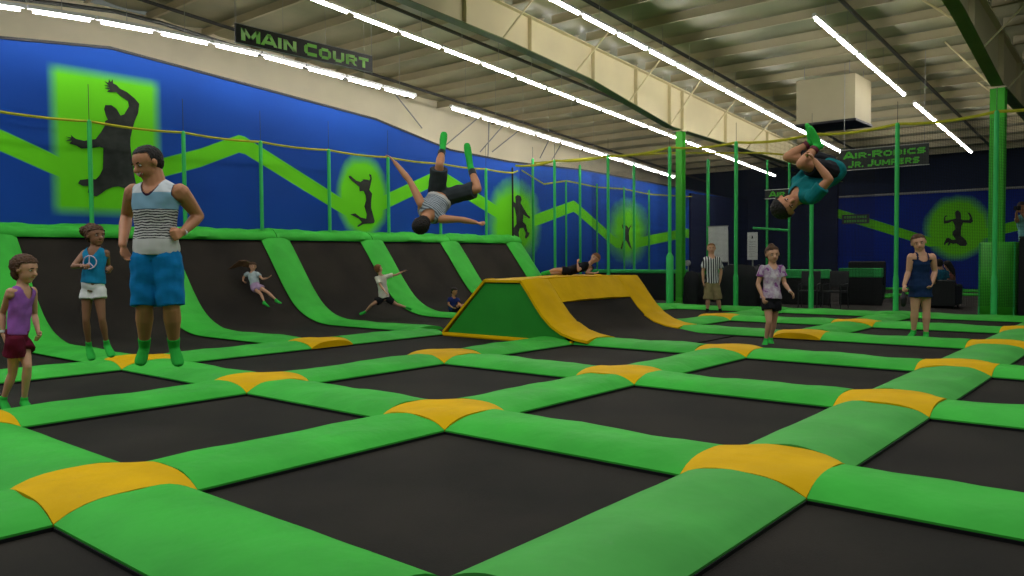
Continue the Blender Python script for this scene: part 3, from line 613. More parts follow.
# small sign on the far blue wall
p = onY(855, 219, 36.9)
t = thing('wall_sign', 'small dark sign with two lines of green lettering on the far wall', 'sign', (p.x, 36.96, p.z-.2))
MB().box((p.x, 36.97, p.z), (1.15, .04, .40)).build('board', mSignBlack, t)
for s in (-1, 1):
    for k in range(9): MB().box((p.x-.44+.11*k, 36.944, p.z+s*.09), (.07, .01, .09)).build('lettering_block', mLime2, t)
# stacking chairs
def chair(x, y, rz, label):
    t = thing('stacking_chair', label, 'chair', (x, y, -.065)); R = Matrix.Rotation(rz, 3, 'Z'); o = Vector((x, y, -.065))
    def L(v): return o+R @ Vector(v)
    def bx(nm, c, d, tilt=0): MB().box(L(c), d, R @ Matrix.Rotation(tilt, 3, 'X'), bev=.008).build(nm, mChair, t)
    bx('seat', (0, 0, .45), (.50, .48, .05)); bx('backrest', (0, .25, .78), (.50, .035, .42), -.12)
    for sx in (-.24, .24):
        MB().tube([L((sx, -.22, .0)), L((sx, -.2, .43))], .014, 6).build('leg', mFrame, t)
        MB().tube([L((sx, .27, .0)), L((sx, .2, .45)), L((sx, .27, .95))], .014, 6).build('leg', mFrame, t)
        MB().tube([L((sx, -.2, .43)), L((sx, -.22, .64)), L((sx, .22, .66))], .014, 6).build('armrest', mFrame, t)
    return t
mChair = mat('black_chair_shell', (0.010, 0.010, 0.012), .5, .35); mFrame = mat('dark_chair_tube', (0.02, 0.02, 0.022), .4, .5)
p = onY(809, 300, 21.6); chair(p.x, p.y, .15, 'black stacking chair left of the post behind the court')
p = onY(835, 300, 21.6); chair(p.x, p.y, -.1, 'black stacking chair right of the post behind the court')
# dark draped gear behind referee
def lump(x0, x1, y, d, h, name, label, cat, m=None):
    t = thing(name, label, cat, ((x0+x1)/2, y, -.065))
    n = 12; rings = []
    for k in range(7):
        z = -.065+h*k/6; s_ = 1-.10*(k/6)**2-(.15 if k == 6 else 0); r_ = []
        for q in range(20):
            a = q*2*math.pi/20; cx, sy = math.cos(a), math.sin(a); e = .35
            ux = math.copysign(abs(cx)**e, cx); uy = math.copysign(abs(sy)**e, sy); wv = 1+.035*math.sin(a*7+k)
            r_.append(Vector(((x0+x1)/2+ux*(x1-x0)/2*s_*wv, y+uy*d/2*s_*wv, z+(.03*math.sin(a*3) if k == 6 else 0))))
        rings.append(r_)
    MB().loft(rings).build('cloth_cover', m or mBlack, t, True); return t
a, b = onY(688, 300, 21.5), onY(704, 300, 21.5); lump(a.x, b.x, 21.4, .6, .95, 'covered_equipment', 'black covered stack at the left of the referee', 'equipment')
a, b = onY(724, 300, 21.5), onY(764, 300, 21.5); lump(a.x, b.x, 21.4, .7, 1.15, 'covered_equipment', 'large black covered stack between the referee and the tie-dye girl', 'equipment')
a, b = onY(845, 300, 26), onY(881, 300, 26)
t = thing('arcade_bench', 'dark high-backed bench unit left of the crouching child', 'bench', ((a.x+b.x)/2, 26, -.065))
MB().box(((a.x+b.x)/2, 26, .18), (b.x-a.x, .8, .49), bev=.03).build('seat_block', mBlack, t)
MB().box(((a.x+b.x)/2, 26.4, .65), (b.x-a.x, .18, 1.0), bev=.03).build('backrest', mBlack, t)
for s in (0, 1): MB().box((a.x+.12 if s == 0 else b.x-.12, 26, .5), (.2, .8, .3), bev=.03).build('armrest', mBlack, t)
# junior court on the far floor
for k, (pa, pb, y0, y1) in enumerate(((862, 890, 27.5, 28.1), (884, 898, 29.0, 29.6), (905, 1000, 30.5, 31.2), (960, 1010, 33.5, 34.4), (880, 960, 34.5, 35.3))):
    a, b = onY(pa, 292, y0), onY(pb, 292, y0)
    m_ = MB().box(((a.x+b.x)/2, (y0+y1)/2, -.03), (b.x-a.x, y1-y0, .07), bev=.02).build('floor_pad', mGreen); tag(m_, 'low green pad on the far dark floor, '+ORD[k]+' going back', 'pad')
# green padded box around the column and the black tower with the photographer's ledge
a, b = onY(978, 300, 20.6), onY(1015, 300, 20.6)
t = thing('column_padding', 'tall green padded box around the foot of the right column', 'padding', ((a.x+b.x)/2, 21.4, -.065))
hz = onY(997, 242, 20.6).z
MB().box(((a.x+b.x)/2, 21.35, (hz-.065)/2), (b.x-a.x, 1.5, hz+.065), bev=.03).build('cover', mCol, t, True, angle=80)
for s in (0, 1): MB().tube([((a.x if s else b.x)-(-.02 if s else .02), 20.6, -.05), ((a.x if s else b.x)-(-.02 if s else .02), 20.6, hz-.02)], .018, 6).build('seam', mPost, t)
a = onY(1017, 300, 20.4)
t = thing('observation_platform', 'black boxed platform at the right edge under the photographer', 'platform', (a.x+1, 20.8, -.065))
hz2 = onY(1020, 238, 20.2).z
MB().box((a.x+1.05, 20.45, (hz2-.065)/2), (2.0, .1, hz2+.065), bev=.02).build('front_panel', mBlack, t)
MB().box((a.x+.05, 21.3, (hz2-.065)/2), (.08, 1.6, hz2+.065), bev=.02).build('side_panel', mBlack, t)
MB().box((a.x+1.10, 21.92, .88/2-.03), (1.9, 2.8, .94), bev=.02).build('deck', mBlack, t)
MB().box((a.x+1.05, 20.45, hz2+.02), (2.06, .16, .04), bev=.01).build('top_board', mFrame, t)
# sofa cart with seated pair
p0, p1 = onY(921, 306, 23.5), onY(958, 306, 23.5)
t = thing('armchair', 'black boxy armchair on castors behind the woman in navy', 'armchair', ((p0.x+p1.x)/2, 23.5, -.065))
w_ = p1.x-p0.x; cx_ = (p0.x+p1.x)/2
MB().box((cx_, 23.15, .33), (w_, .14, .72), bev=.04).build('backrest', mBlack, t)
MB().box((cx_, 23.6, .18), (w_-.1, .8, .30), bev=.04).build('seat', mBlack, t)
for s in (-1, 1): MB().box((cx_+s*(w_/2-.07), 23.6, .28), (.14, .9, .55), bev=.04).build('armrest', mBlack, t)
for sx in (-1, 1):
    for y in (23.25, 23.9): MB().tube([(cx_+sx*(w_/2-.08)-.02, y, -.035), (cx_+sx*(w_/2-.08)+.02, y, -.035)], .03, 10).build('castor', mFrame, t)
# dark round clock/fan housing on the corner of the barrier
p = onY(686, 263, 22.7)
t = thing('pedestal_lamp', 'small grey round fitting on the barrier beside the green column', 'fitting', (p.x, 22.85, .93))
MB().tube([(p.x, 22.85, .9), (p.x, 22.85, p.z-.08)], .012, 6).build('stem', mGrey, t)
MB().tube([(p.x, 22.75, p.z), (p.x, 22.85, p.z)], .09, 14).build('head', mGrey, t, True)
# ------------------------------------------------------------------ people
SKIN = {'fair': (0.52, 0.27, 0.16), 'tan': (0.44, 0.19, 0.09), 'brown': (0.22, 0.10, 0.048), 'pale': (0.56, 0.31, 0.20)}
def attr_mat(name, fn, rough=.8):
    m = bpy.data.materials.new(name); m.use_nodes = True; nt = m.node_tree; b = nt.nodes['Principled BSDF']; b.inputs['Roughness'].default_value = rough; b.inputs['Specular IOR Level'].default_value = .15
    def A(n): a = nt.nodes.new('ShaderNodeAttribute'); a.attribute_name = n; return a.outputs['Fac']
    def mixc(f, a, c):
        x = nt.nodes.new('ShaderNodeMixRGB')
        for k, v in ((0, f), (1, a), (2, c)):
            if isinstance(v, tuple): x.inputs[k].default_value = (*v, 1)
            elif isinstance(v, (int, float)): x.inputs[k].default_value = v
            else: nt.links.new(v, x.inputs[k])
        return x.outputs[0]
    n = nt.nodes.new('ShaderNodeTexNoise'); tc = nt.nodes.new('ShaderNodeTexCoord'); nt.links.new(tc.outputs['Object'], n.inputs['Vector']); n.inputs['Scale'].default_value = 14; n.inputs['Detail'].default_value = 4
    out = fn(nt, A, mixc, lambda op, a, c=None, cl=False: node_m(nt, op, a, c, cl), n)
    nt.links.new(out, b.inputs['Base Color']); 
    bp = nt.nodes.new('ShaderNodeBump'); bp.inputs['Strength'].default_value = .15; bp.inputs['Distance'].default_value = .01; nt.links.new(n.outputs['Fac'], bp.inputs['Height']); nt.links.new(bp.outputs[0], b.inputs['Normal'])
    return m
def cloth(name, col, noise=.15): return mat(name, col, .85, .12, noise=noise, nscale=12, bump=.3, bscale=9)
def skinm(k): return mat('skin_'+k, SKIN[k], .55, .3, noise=.10, nscale=9)
def remesh(mb, name, m, parent, voxel, smooth=3, cut=None, attrs=None, noise=0, nfreq=60):
    me = bpy.data.meshes.new(name); me.from_pydata([tuple(v) for v in mb.v], [], mb.f)
    import bmesh
    bm = bmesh.new(); bm.from_mesh(me); bmesh.ops.recalc_face_normals(bm, faces=bm.faces); bm.to_mesh(me); bm.free()
    o = bpy.data.objects.new(name, me); C.objects.link(o)
    r = o.modifiers.new('r', 'REMESH'); r.mode = 'VOXEL'; r.voxel_size = voxel; r.use_smooth_shade = True
    s = o.modifiers.new('s', 'SMOOTH'); s.factor = .5; s.iterations = smooth
    dg = bpy.context.evaluated_depsgraph_get(); dg.update(); me2 = bpy.data.meshes.new_from_object(o.evaluated_get(dg))
    org = wloc(parent); bm = bmesh.new(); bm.from_mesh(me2)
    if attrs:
        ls = [(bm.verts.layers.float.new(a), f) for a, f in attrs.items()]
        for v in bm.verts:
            for l, f in ls: v[l] = f(v.co)
    if cut:
        bmesh.ops.delete(bm, geom=[v for v in bm.verts if cut(v.co)], context='VERTS')
    if noise:
        from mathutils import noise as N
        for v in bm.verts: v.co += v.normal*(N.noise(v.co*nfreq)*noise)
    for v in bm.verts: v.co -= org
    for f in bm.faces: f.smooth = True
    bm.to_mesh(me2); bm.free(); bpy.data.objects.remove(o); bpy.data.meshes.remove(me)
    me2.name = name; o = bpy.data.objects.new(name, me2); C.objects.link(o); o.parent = parent
    me2.materials.clear(); me2.materials.append(m); return o
def frame(t, ref):
    t = t.normalized(); a = ref-t*ref.dot(t)
    if a.length < 1e-4: a = Vector((1, 0, 0))-t*t.x
    a.normalize(); return t, a, t.cross(a).normalized()
def ell(mb, c, ax, n=12):
    rings = []
    for k in range(1, n):
        ph = math.pi*k/n; rings.append([c+ax[0]*math.sin(ph)*math.cos(q*2*math.pi/14)+ax[1]*math.sin(ph)*math.sin(q*2*math.pi/14)+ax[2]*math.cos(ph) for q in range(14)])
    mb.loft(rings); return mb
def limb(mb, pts, rs, flat=(False, False), sub=4):
    """tapered tube through pts with radii rs (linear), rounded ends"""
    P_ = []; R_ = []
    for k in range(len(pts)-1):
        for q in range(sub): f = q/sub; P_.append(pts[k].lerp(pts[k+1], f)); R_.append(rs[k]+(rs[k+1]-rs[k])*f)
    P_.append(pts[-1]); R_.append(rs[-1])
    if not flat[0]:
        d = (P_[0]-P_[1]).normalized(); r = R_[0]; P_ = [P_[0]+d*r*.95, P_[0]+d*r*.7]+P_; R_ = [r*.3, r*.72]+R_
    if not flat[1]:
        d = (P_[-1]-P_[-2]).normalized(); r = R_[-1]; P_ = P_+[P_[-1]+d*r*.7, P_[-1]+d*r*.95]; R_ = R_+[r*.72, r*.3]
    return mb.tube(P_, R_, 12)
def interp(tab, t):
    if t <= tab[0][0]: return tab[0][1:]
    for a, b in zip(tab[:-1], tab[1:]):
        if t <= b[0]: f = (t-a[0])/(b[0]-a[0]); return tuple(x+(y-x)*f for x, y in zip(a[1:], b[1:]))
    return tab[-1][1:]
TORSO = {'m': [(-.16, .060, .050), (-.05, .088, .062), (.12, .088, .062), (.40, .083, .058), (.66, .098, .066), (.84, .102, .064), (.95, .075, .048), (1.04, .036, .036)],
         'f': [(-.16, .064, .052), (-.05, .092, .064), (.12, .088, .060), (.38, .066, .048), (.64, .080, .062), (.84, .082, .054), (.95, .060, .042), (1.04, .030, .032)],
         'k': [(-.16, .058, .048), (-.05, .078, .056), (.12, .076, .054), (.38, .070, .050), (.64, .078, .054), (.84, .082, .050), (.95, .060, .042), (1.04, .030, .032)]}
BONE = {'neck': ('pelvis', .300), 'head': ('neck', .118), 'shA': ('neck', .118), 'shB': ('neck', .118), 'elA': ('shA', .172), 'elB': ('shB', .172), 'wrA': ('elA', .147), 'wrB': ('elB', .147), 'haA': ('wrA', .09), 'haB': ('wrB', .09),
        'hipA': ('pelvis', .052), 'hipB': ('pelvis', .052), 'knA': ('hipA', .24), 'knB': ('hipB', .24), 'anA': ('knA', .232), 'anB': ('knB', .232), 'toA': ('anA', .12), 'toB': ('anB', .12)}
def cv(v): return cr*v[0]+cu*v[1]-cf*v[2]          # (to the right, up, towards the camera) -> world
def figure(label, h, D, J, fwd, face, skin='tan', build='m', voxel=.008, head_k=1.0, limb_k=1.0, wear=None, hair=None, curl=(.35, .35), eyes=True, base=None, smile=False):
    """A (first) and B (second) are the person's two sides; fwd / face = where chest and face point"""
    K = {}
    for nm in ['pelvis', 'neck', 'head', 'shA', 'shB', 'elA', 'elB', 'wrA', 'wrB', 'haA', 'haB', 'hipA', 'hipB', 'knA', 'knB', 'anA', 'anB', 'toA', 'toB']:
        v = J.get(nm)
        if nm == 'pelvis': K[nm] = atD(v[0], v[1], D+(v[2] if len(v) > 2 else 0)); continue
        pn, L = BONE[nm]; L *= h; par = K[pn]; dpar = (par-CAM).dot(cf)
        if v is None:
            s = -1 if nm[-1] == 'A' else 1
            ax = (K['shB']-K['shA']).normalized(); K[nm] = par+ax*s*L-(K['neck']-K['pelvis']).normalized()*.02*h; continue
        z = v[2] if len(v) > 2 else ('=' if nm in ('neck', 'head', 'shA', 'shB') else '+')
        if z == '=': K[nm] = atD(v[0], v[1], dpar); continue
        if isinstance(z, (int, float)): K[nm] = atD(v[0], v[1], D+z); continue
        q = atD(v[0], v[1], dpar); l = (q-par).length; dd = math.sqrt(max(L*L-l*l, 0))
        q = atD(v[0], v[1], dpar+(dd if z == '+' else -dd if z == '-' else 0))
        q = par+(q-par).normalized()*min((q-par).length, L*1.12)
        K[nm] = q
    fwd = cv(fwd).normalized(); face = cv(face).normalized()
    low = min(K[n].z for n in K)
    root = thing('person', label, 'person', Vector((K['pelvis'].x, K['pelvis'].y, low-.02 if base is None else base)))
    spine = K['neck']-K['pelvis']; su = spine.normalized(); lat0 = (K['shB']-K['shA']); lat1 = (K['hipB']-K['hipA'])
    TT = TORSO[build]
    def torso_ring(t, inf=0.0, kx=1.0, ky=1.0, n=20):
        p = K['pelvis']+spine*t; w_ = min(max(t, 0), 1); l = (lat1.normalized()*(1-w_)+lat0.normalized()*w_); l = (l-su*l.dot(su)).normalized(); d = su.cross(l).normalized()
        if d.dot(fwd) < 0: d = -d
        rx, ry = interp(TT, t); rx = rx*h*kx+inf; ry = ry*h*ky+inf
        return [p+l*math.cos(q*2*math.pi/n)*rx+d*math.sin(q*2*math.pi/n)*ry for q in range(n)]
    def torso(mb, t0, t1, inf=0.0, kf=None, n=14):
        ts = [t0+(t1-t0)*k/n for k in range(n+1)]; mb.loft([torso_ring(t, inf, *(kf(t) if kf else (1, 1))) for t in ts]); return mb
    lk = limb_k*(1.0 if build == 'm' else .92)
    b = MB(); torso(b, -.16, 1.04)
    hu, hs, hf_ = None, None, None
    hd = K['head']-K['neck']; hu = hd.normalized(); face = (face-hu*face.dot(hu)).normalized(); hs = hu.cross(face).normalized()
    HR = .0665*h*head_k
    limb(b, [K['neck']-su*.02*h, K['head']-hu*.03*h-face*.01*h], [.044*h*lk, .037*h*lk])
    hc = K['head']
    ell(b, hc+hu*HR*.22-face*HR*.10, [hs*HR*.80, face*HR*.92, hu*HR*.82])          # skull
    ell(b, hc-hu*HR*.30+face*HR*.20, [hs*HR*.62, face*HR*.60, hu*HR*.66])          # jaw
    ell(b, hc-hu*HR*.80+face*HR*.42, [hs*HR*.30, face*HR*.26, hu*HR*.20])          # chin
    ell(b, hc-hu*HR*.12+face*HR*.34, [hs*HR*.62, face*HR*.38, hu*HR*.36])          # cheeks
    ell(b, hc+hu*HR*.16+face*HR*.62, [hs*HR*.48, face*HR*.18, hu*HR*.14])          # brow
    limb(b, [hc+hu*HR*.06+face*HR*.72, hc-hu*HR*.24+face*HR*.92], [HR*.09, HR*.14])  # nose
    for s in (-1, 1): ell(b, hc+hs*s*HR*.80-hu*HR*.02, [hs*HR*.09, face*HR*.17, hu*HR*.26])
    sh_r = .034*h*lk
    for S in 'AB':
        sh, el, wr = K['sh'+S], K['el'+S], K['wr'+S]; ad = (el-sh); fd = (wr-el)
        limb(b, [K['neck'].lerp(sh, .18)-su*.022*h, sh-su*.016*h], [.044*h*min(lk, 1.05), .033*h*min(lk, 1.05)])
        limb(b, [sh, sh+ad*.35, el], [sh_r, .031*h*lk, .0225*h*lk])
        limb(b, [el, el+fd*.28, wr], [.0225*h*lk, .0245*h*lk, .0150*h*lk])
        hand(b, wr, K['ha'+S], h, fwd, fd, curl[0 if S == 'A' else 1], su, -1 if S == 'A' else 1)
        hp, kn, an, to = K['hip'+S], K['kn'+S], K['an'+S], K['to'+S]; td = kn-hp; cd_ = an-kn
        limb(b, [hp, hp+td*.35, kn], [.052*h*lk, .048*h*lk, .0315*h*lk])
        cal = (fwd*-1); limb(b, [kn, kn+cd_*.3, kn+cd_*.6, an], [.0315*h*lk, .0335*h*lk, .026*h*lk, .0185*h*lk])
        foot(b, kn, an, to, h, 0)
    body = remesh(b, 'body', skinm(skin), root, voxel, 3)
    ctx = dict(K=K, h=h, su=su, spine=spine, torso=torso, ring=torso_ring, lk=lk, root=root, fwd=fwd, hs=hs, hu=hu, face=face, HR=HR, hc=hc, vox=voxel, lat=lat0.normalized())
    for w_ in wear or []: w_(ctx)
    if hair: hair(ctx)
    if eyes:
        for s in (-1, 1):
            e = hc+hu*HR*.03+face*HR*.665+hs*s*HR*.29
            ex = ell(MB(), e, [hs*HR*.11, face*HR*.10, hu*HR*.06], 8).build('eye', mEye, root, True)
            ell(MB(), e+face*HR*.075, [hs*HR*.055, face*HR*.04, hu*HR*.055], 8).build('iris', mIris, ex, True)
            limb(MB(), [e+hu*HR*.17+face*HR*.10-hs*HR*.14, e+hu*HR*.20+face*HR*.11+hs*HR*.14], [HR*.035, HR*.03]).build('eyebrow', mBrow, root, True)
        ml = hc-hu*HR*.46+face*HR*.72
        if smile:
            ell(MB(), ml, [hs*HR*.30, face*HR*.10, hu*HR*.10], 8).build('teeth', mEye, root, True)
            limb(MB(), [ml-hs*HR*.30+hu*.06*HR+face*HR*.03, ml-hu*HR*.12+face*HR*.09, ml+hs*HR*.30+hu*.06*HR+face*HR*.03], [HR*.04]*3).build('lips', mLip, root, True)
        else: ell(MB(), ml, [hs*HR*.22, face*HR*.07, hu*HR*.065], 8).build('lips', mLip, root, True)
    return ctx
mEye = mat('eye_white', (0.5, 0.46, 0.42), .5, .3); mIris = mat('eye_iris', (0.03, 0.018, 0.01), .2, .5); mBrow = mat('eyebrow_hair', (0.03, 0.018, 0.01), .9, .1); mLip = mat('lips', (0.42, 0.12, 0.09), .5, .3)
def hand(b, wr, tip, h, fwd, fd, curl, su, side):
    d = (tip-wr); d = d.normalized() if d.length > 1e-3 else fd.normalized()
    th = fwd-d*fwd.dot(d)
    if th.length < .25: th = su-d*su.dot(d)
    th.normalize(); n = d.cross(th).normalized()
    if n.dot(su.cross(fwd))*side > 0: n = -n
    s = h/1.75; pl = .092*s; pw = .040*s
    for k in range(5): limb(b, [wr+th*(k/4-.5)*.030*s, wr+d*pl+th*(k/4-.5)*.066*s], [.012*s, .0115*s])
    for k, (ln, off) in enumerate(((.074, .5), (.082, .17), (.076, -.17), (.060, -.5))):
        p = wr+d*pl+th*off*.070*s; a = .15+curl*.9; dirn = d+th*off*.22; dirn.normalize(); seg = ln*s/3; pts = [p]
        for q in range(3):
            ang = a*(q+.6); v = dirn*math.cos(ang)+n*math.sin(ang); pts.append(pts[-1]+v*seg)
        limb(b, pts, [.0098*s, .0092*s, .0086*s, .0075*s], sub=2)
    p = wr+d*.028*s+th*.024*s; v = (d*.72+th*.62+n*.25*curl).normalized(); v2 = (d*.93+th*.25+n*.5*curl).normalized()
    limb(b, [p, p+v*.042*s, p+v*.042*s+v2*.030*s], [.0135*s, .0115*s, .0085*s], sub=2)
def foot(b, kn, an, to, h, inf):
    s = h/1.75; d = (to-an); d = d.normalized(); shin = (kn-an).normalized(); dn = -(shin-d*shin.dot(d))
    dn = dn.normalized() if dn.length > .05 else Vector((0, 0, -1)); w_ = d.cross(dn).normalized()
    heel = an-d*.035*s+dn*.035*s; L = max((to-an).length, .15*s)
    rings = []
    for t, wx, hz, c in ((-.22, .018, .02, .030), (-.15, .030, .034, .028), (0, .036, .046, .016), (.3, .038, .036, .028), (.6, .045, .027, .038), (.85, .044, .020, .044), (1.0, .034, .014, .047), (1.06, .018, .008, .048)):
        c0 = an+d*L*t+dn*c*s; rings.append([c0+w_*math.cos(q*2*math.pi/12)*(wx*s+inf)+dn*math.sin(q*2*math.pi/12)*(hz*s+inf) for q in range(12)])
    b.loft(rings); limb(b, [an+shin*.03*s, an+dn*.02*s], [.031*s+inf, .034*s+inf])
# garments -----------------------------------------------------------
def socks(m, up=.12):
    def f(c):
        K, h = c['K'], c['h']
        for S in 'AB':
            b = MB(); foot(b, K['kn'+S], K['an'+S], K['to'+S], h, .006); kd = K['kn'+S]-K['an'+S]
            limb(b, [K['an'+S], K['an'+S]+kd*up], [.0185*h*c['lk']+.006, .0225*h*c['lk']+.006], (False, True)); remesh(b, 'sock', m, c['root'], c['vox'], 2)
    return f
def shirt(m, hem=-.05, top=.97, inf=.012, sleeve=0.0, kf=None, neck_u=None, arm_cut=None, name='shirt', flare=0.0, voxel=None):
    """neck_u(across, front) -> height along the spine above which the garment ends"""
    def f(c):
        K, h = c['K'], c['h']; b = MB(); c['torso'](b, hem, top, inf, (lambda t: (1+flare*max(0, .5-t), 1+flare*max(0, .5-t))))
        for S in 'AB':
            sh, el = K['sh'+S], K['el'+S]
            limb(b, [K['neck'].lerp(sh, .18)-c['su']*.022*h, sh-c['su']*.016*h], [.044*h*min(c['lk'], 1.05)+inf*.6, .033*h*min(c['lk'], 1.05)+inf*.6])
            if sleeve: ad = el-sh; limb(b, [sh, sh+ad*sleeve*.5, sh+ad*sleeve], [.033*h*c['lk']+inf*.7, .033*h*c['lk']+inf*1.0, .031*h*c['lk']+inf*1.7], (False, True))
        mid = K['pelvis']; L = c['spine'].length; su = c['su']; lat = c['lat']; fr = su.cross(lat).normalized()
        if fr.dot(c['fwd']) < 0: fr = -fr
        al = lambda p: (p-mid).dot(su)/L; ac = lambda p: (p-mid-su*(p-mid).dot(su)).dot(lat)/(.1*h); ft = lambda p: (p-mid-su*(p-mid).dot(su)).dot(fr)/(.06*h)
        ed = (lambda p: neck_u(al(p), ac(p), ft(p))) if neck_u else None
        at = {'along': al, 'across': ac, 'front': ft}
        if ed: at['edge'] = ed
        remesh(b, name, m, c['root'], voxel or c['vox'], 4, cut=(lambda p: ed(p) < 0) if ed else None, attrs=at, noise=.012, nfreq=11)
    return f
def tank_u(dip=.26, strap=.62, back=.10, width=.38):
    def e(al, ac, ft):
        x = abs(ac); d = dip if ft > 0 else back
        neck = (1.0-d*max(0, 1-(x/width)**2)) - al if x < width else 9
        arm = strap-x+max(0, (.80-al))*2.6          # armhole: narrow near the shoulder, wide below
        return min(neck if al > .6 else 9, arm if al > .60 else 9)
    return e
def crew_u(dip=.12):
    def e(al, ac, ft): return (1.02-(dip if ft > 0 else .03)*max(0, 1-(abs(ac)/.42)**2))-al if abs(ac) < .42 else 9
    return e
def shorts(m, length=.45, inf=.014, waist=.10, flare=.02, name='shorts'):
    def f(c):
        K, h = c['K'], c['h']; b = MB(); c['torso'](b, -.14, waist, inf*.45)
        for S in 'AB':
            hp, kn = K['hip'+S], K['kn'+S]; td = kn-hp; r0 = .053*h*c['lk']+inf; r1 = (.050-.018*length)*h*c['lk']+inf+flare
            limb(b, [hp, hp+td*length*.5, hp+td*length], [r0, (r0+r1)/2, r1], (False, True))
        mid = K['pelvis']; su = c['su']
        remesh(b, name, m, c['root'], c['vox'], 3, noise=.014, nfreq=10, attrs={'along': lambda p: (p-mid).dot(su)/c['spine'].length})
    return f
def hair_cap(m, top=1.06, back=.14, low=.15, extra=None, nz=.006, face_line=.30):
    def f(c):
        hs, hu, fc, R, hc = c['hs'], c['hu'], c['face'], c['HR'], c['hc']; b = MB()
        ell(b, hc+hu*R*.26-fc*R*back, [hs*R*.87*top, fc*R*.96*top, hu*R*.86*top])
        ell(b, hc-hu*R*low-fc*R*.42, [hs*R*.74, fc*R*.56, hu*R*.68])
        if extra: extra(b, c)
        def cut(p):
            q = p-hc; x = q.dot(hs)/R; y = q.dot(fc)/R; z = q.dot(hu)/R
            return (y > .18 and z < face_line+.25*(y-.2) and z > -1.2 and abs(x) < .95) or (y > -.08 and z < .0 and abs(x) < .9 and y > -.15 and z > -1.1 and abs(x) > .5)
        remesh(b, 'hair', m, c['root'], c['vox']*.9, 1, cut=cut, noise=nz)
    return f
gSock = cloth('green_sock', (0.03, 0.42, 0.05)); mHairDark = mat('dark_brown_hair', (0.014, 0.009, 0.006), .7, .25, noise=.4, nscale=30, bump=.6, bscale=60)
mHairBrown = mat('brown_hair', (0.085, 0.038, 0.014), .7, .25, noise=.4, nscale=30, bump=.6, bscale=60); mHairRed = mat('auburn_hair', (0.22, 0.085, 0.025), .7, .25, noise=.4, nscale=30, bump=.6, bscale=60)
mHairLight = mat('light_brown_hair', (0.20, 0.095, 0.035), .7, .25, noise=.4, nscale=30, bump=.6, bscale=60)
def tank_fn(nt, A, mix, mt, n):
    al = A('along'); white = (0.52, 0.50, 0.47); out = mix(mt('GREATER_THAN', al, .60), white, (0.20, 0.35, 0.45)); out = mix(mt('GREATER_THAN', al, .84), out, (0.50, 0.52, 0.52))
    w_ = mt('ADD', mt('MULTIPLY', al, 26.0), mt('MULTIPLY', n.outputs['Fac'], 1.6)); st = mt('GREATER_THAN', mt('SINE', mt('MULTIPLY', w_, 6.283)), .1)
    zone = mt('MULTIPLY', mt('GREATER_THAN', al, .17), mt('LESS_THAN', al, .60)); out = mix(mt('MULTIPLY', st, zone), out, (0.035, 0.03, 0.035))
    return mix(mt('LESS_THAN', A('edge'), .045), out, (0.03, 0.012, 0.03))
def band_strap(c, a, b, r, name, m):
    limb(MB(), [a, b], [r, r], (True, True)).build(name, m, c['root'], True)
# 1 jumping man
c = figure('man mid-jump in a striped tank top and bright blue shorts', 1.84, 6.7,
    dict(pelvis=(156.5, 251), neck=(155.5, 183), head=(147.5, 163.5, -.05), shA=(133.5, 192, .04), shB=(180.5, 192, 0.0), elA=(126.5, 216), wrA=(122.5, 245, -.04), haA=(126.5, 255, -.03), elB=(198.5, 216), wrB=(183, 232, '-'), haB=(172, 236.5, '-'),
         hipA=(146, 258, 0), hipB=(167, 258, 0), knA=(144.5, 307, -.02), knB=(171.5, 307, -.02), anA=(144.5, 346, .16), anB=(174, 346, .16), toA=(139, 361, .06), toB=(179, 361, .06)),
    fwd=(-.35, 0, 1), face=(-.62, -.02, .85), skin='tan', build='m', voxel=.008, head_k=1.12, limb_k=1.18, curl=(.45, 1.3), smile=True,
    wear=[shorts(cloth('bright_blue_shorts', (0.003, 0.15, 0.36)), .98, .012, .10, .030), shirt(attr_mat('striped_tank_cloth', tank_fn), -.07, 1.0, .018, neck_u=tank_u(.17, .98, .06, .46), name='tank_top', flare=.14), socks(gSock, .22)],
    hair=hair_cap(mHairDark, .99, .12, .0, nz=.004, face_line=.66))
K = c['K']; wd = (K['haB']-K['wrB']).normalized()
limb(MB(), [K['wrB']-wd*.02, K['wrB']], [.034, .034], (True, True)).build('wristband', mat('white_band', (0.7, 0.7, 0.7)), c['root'], True)
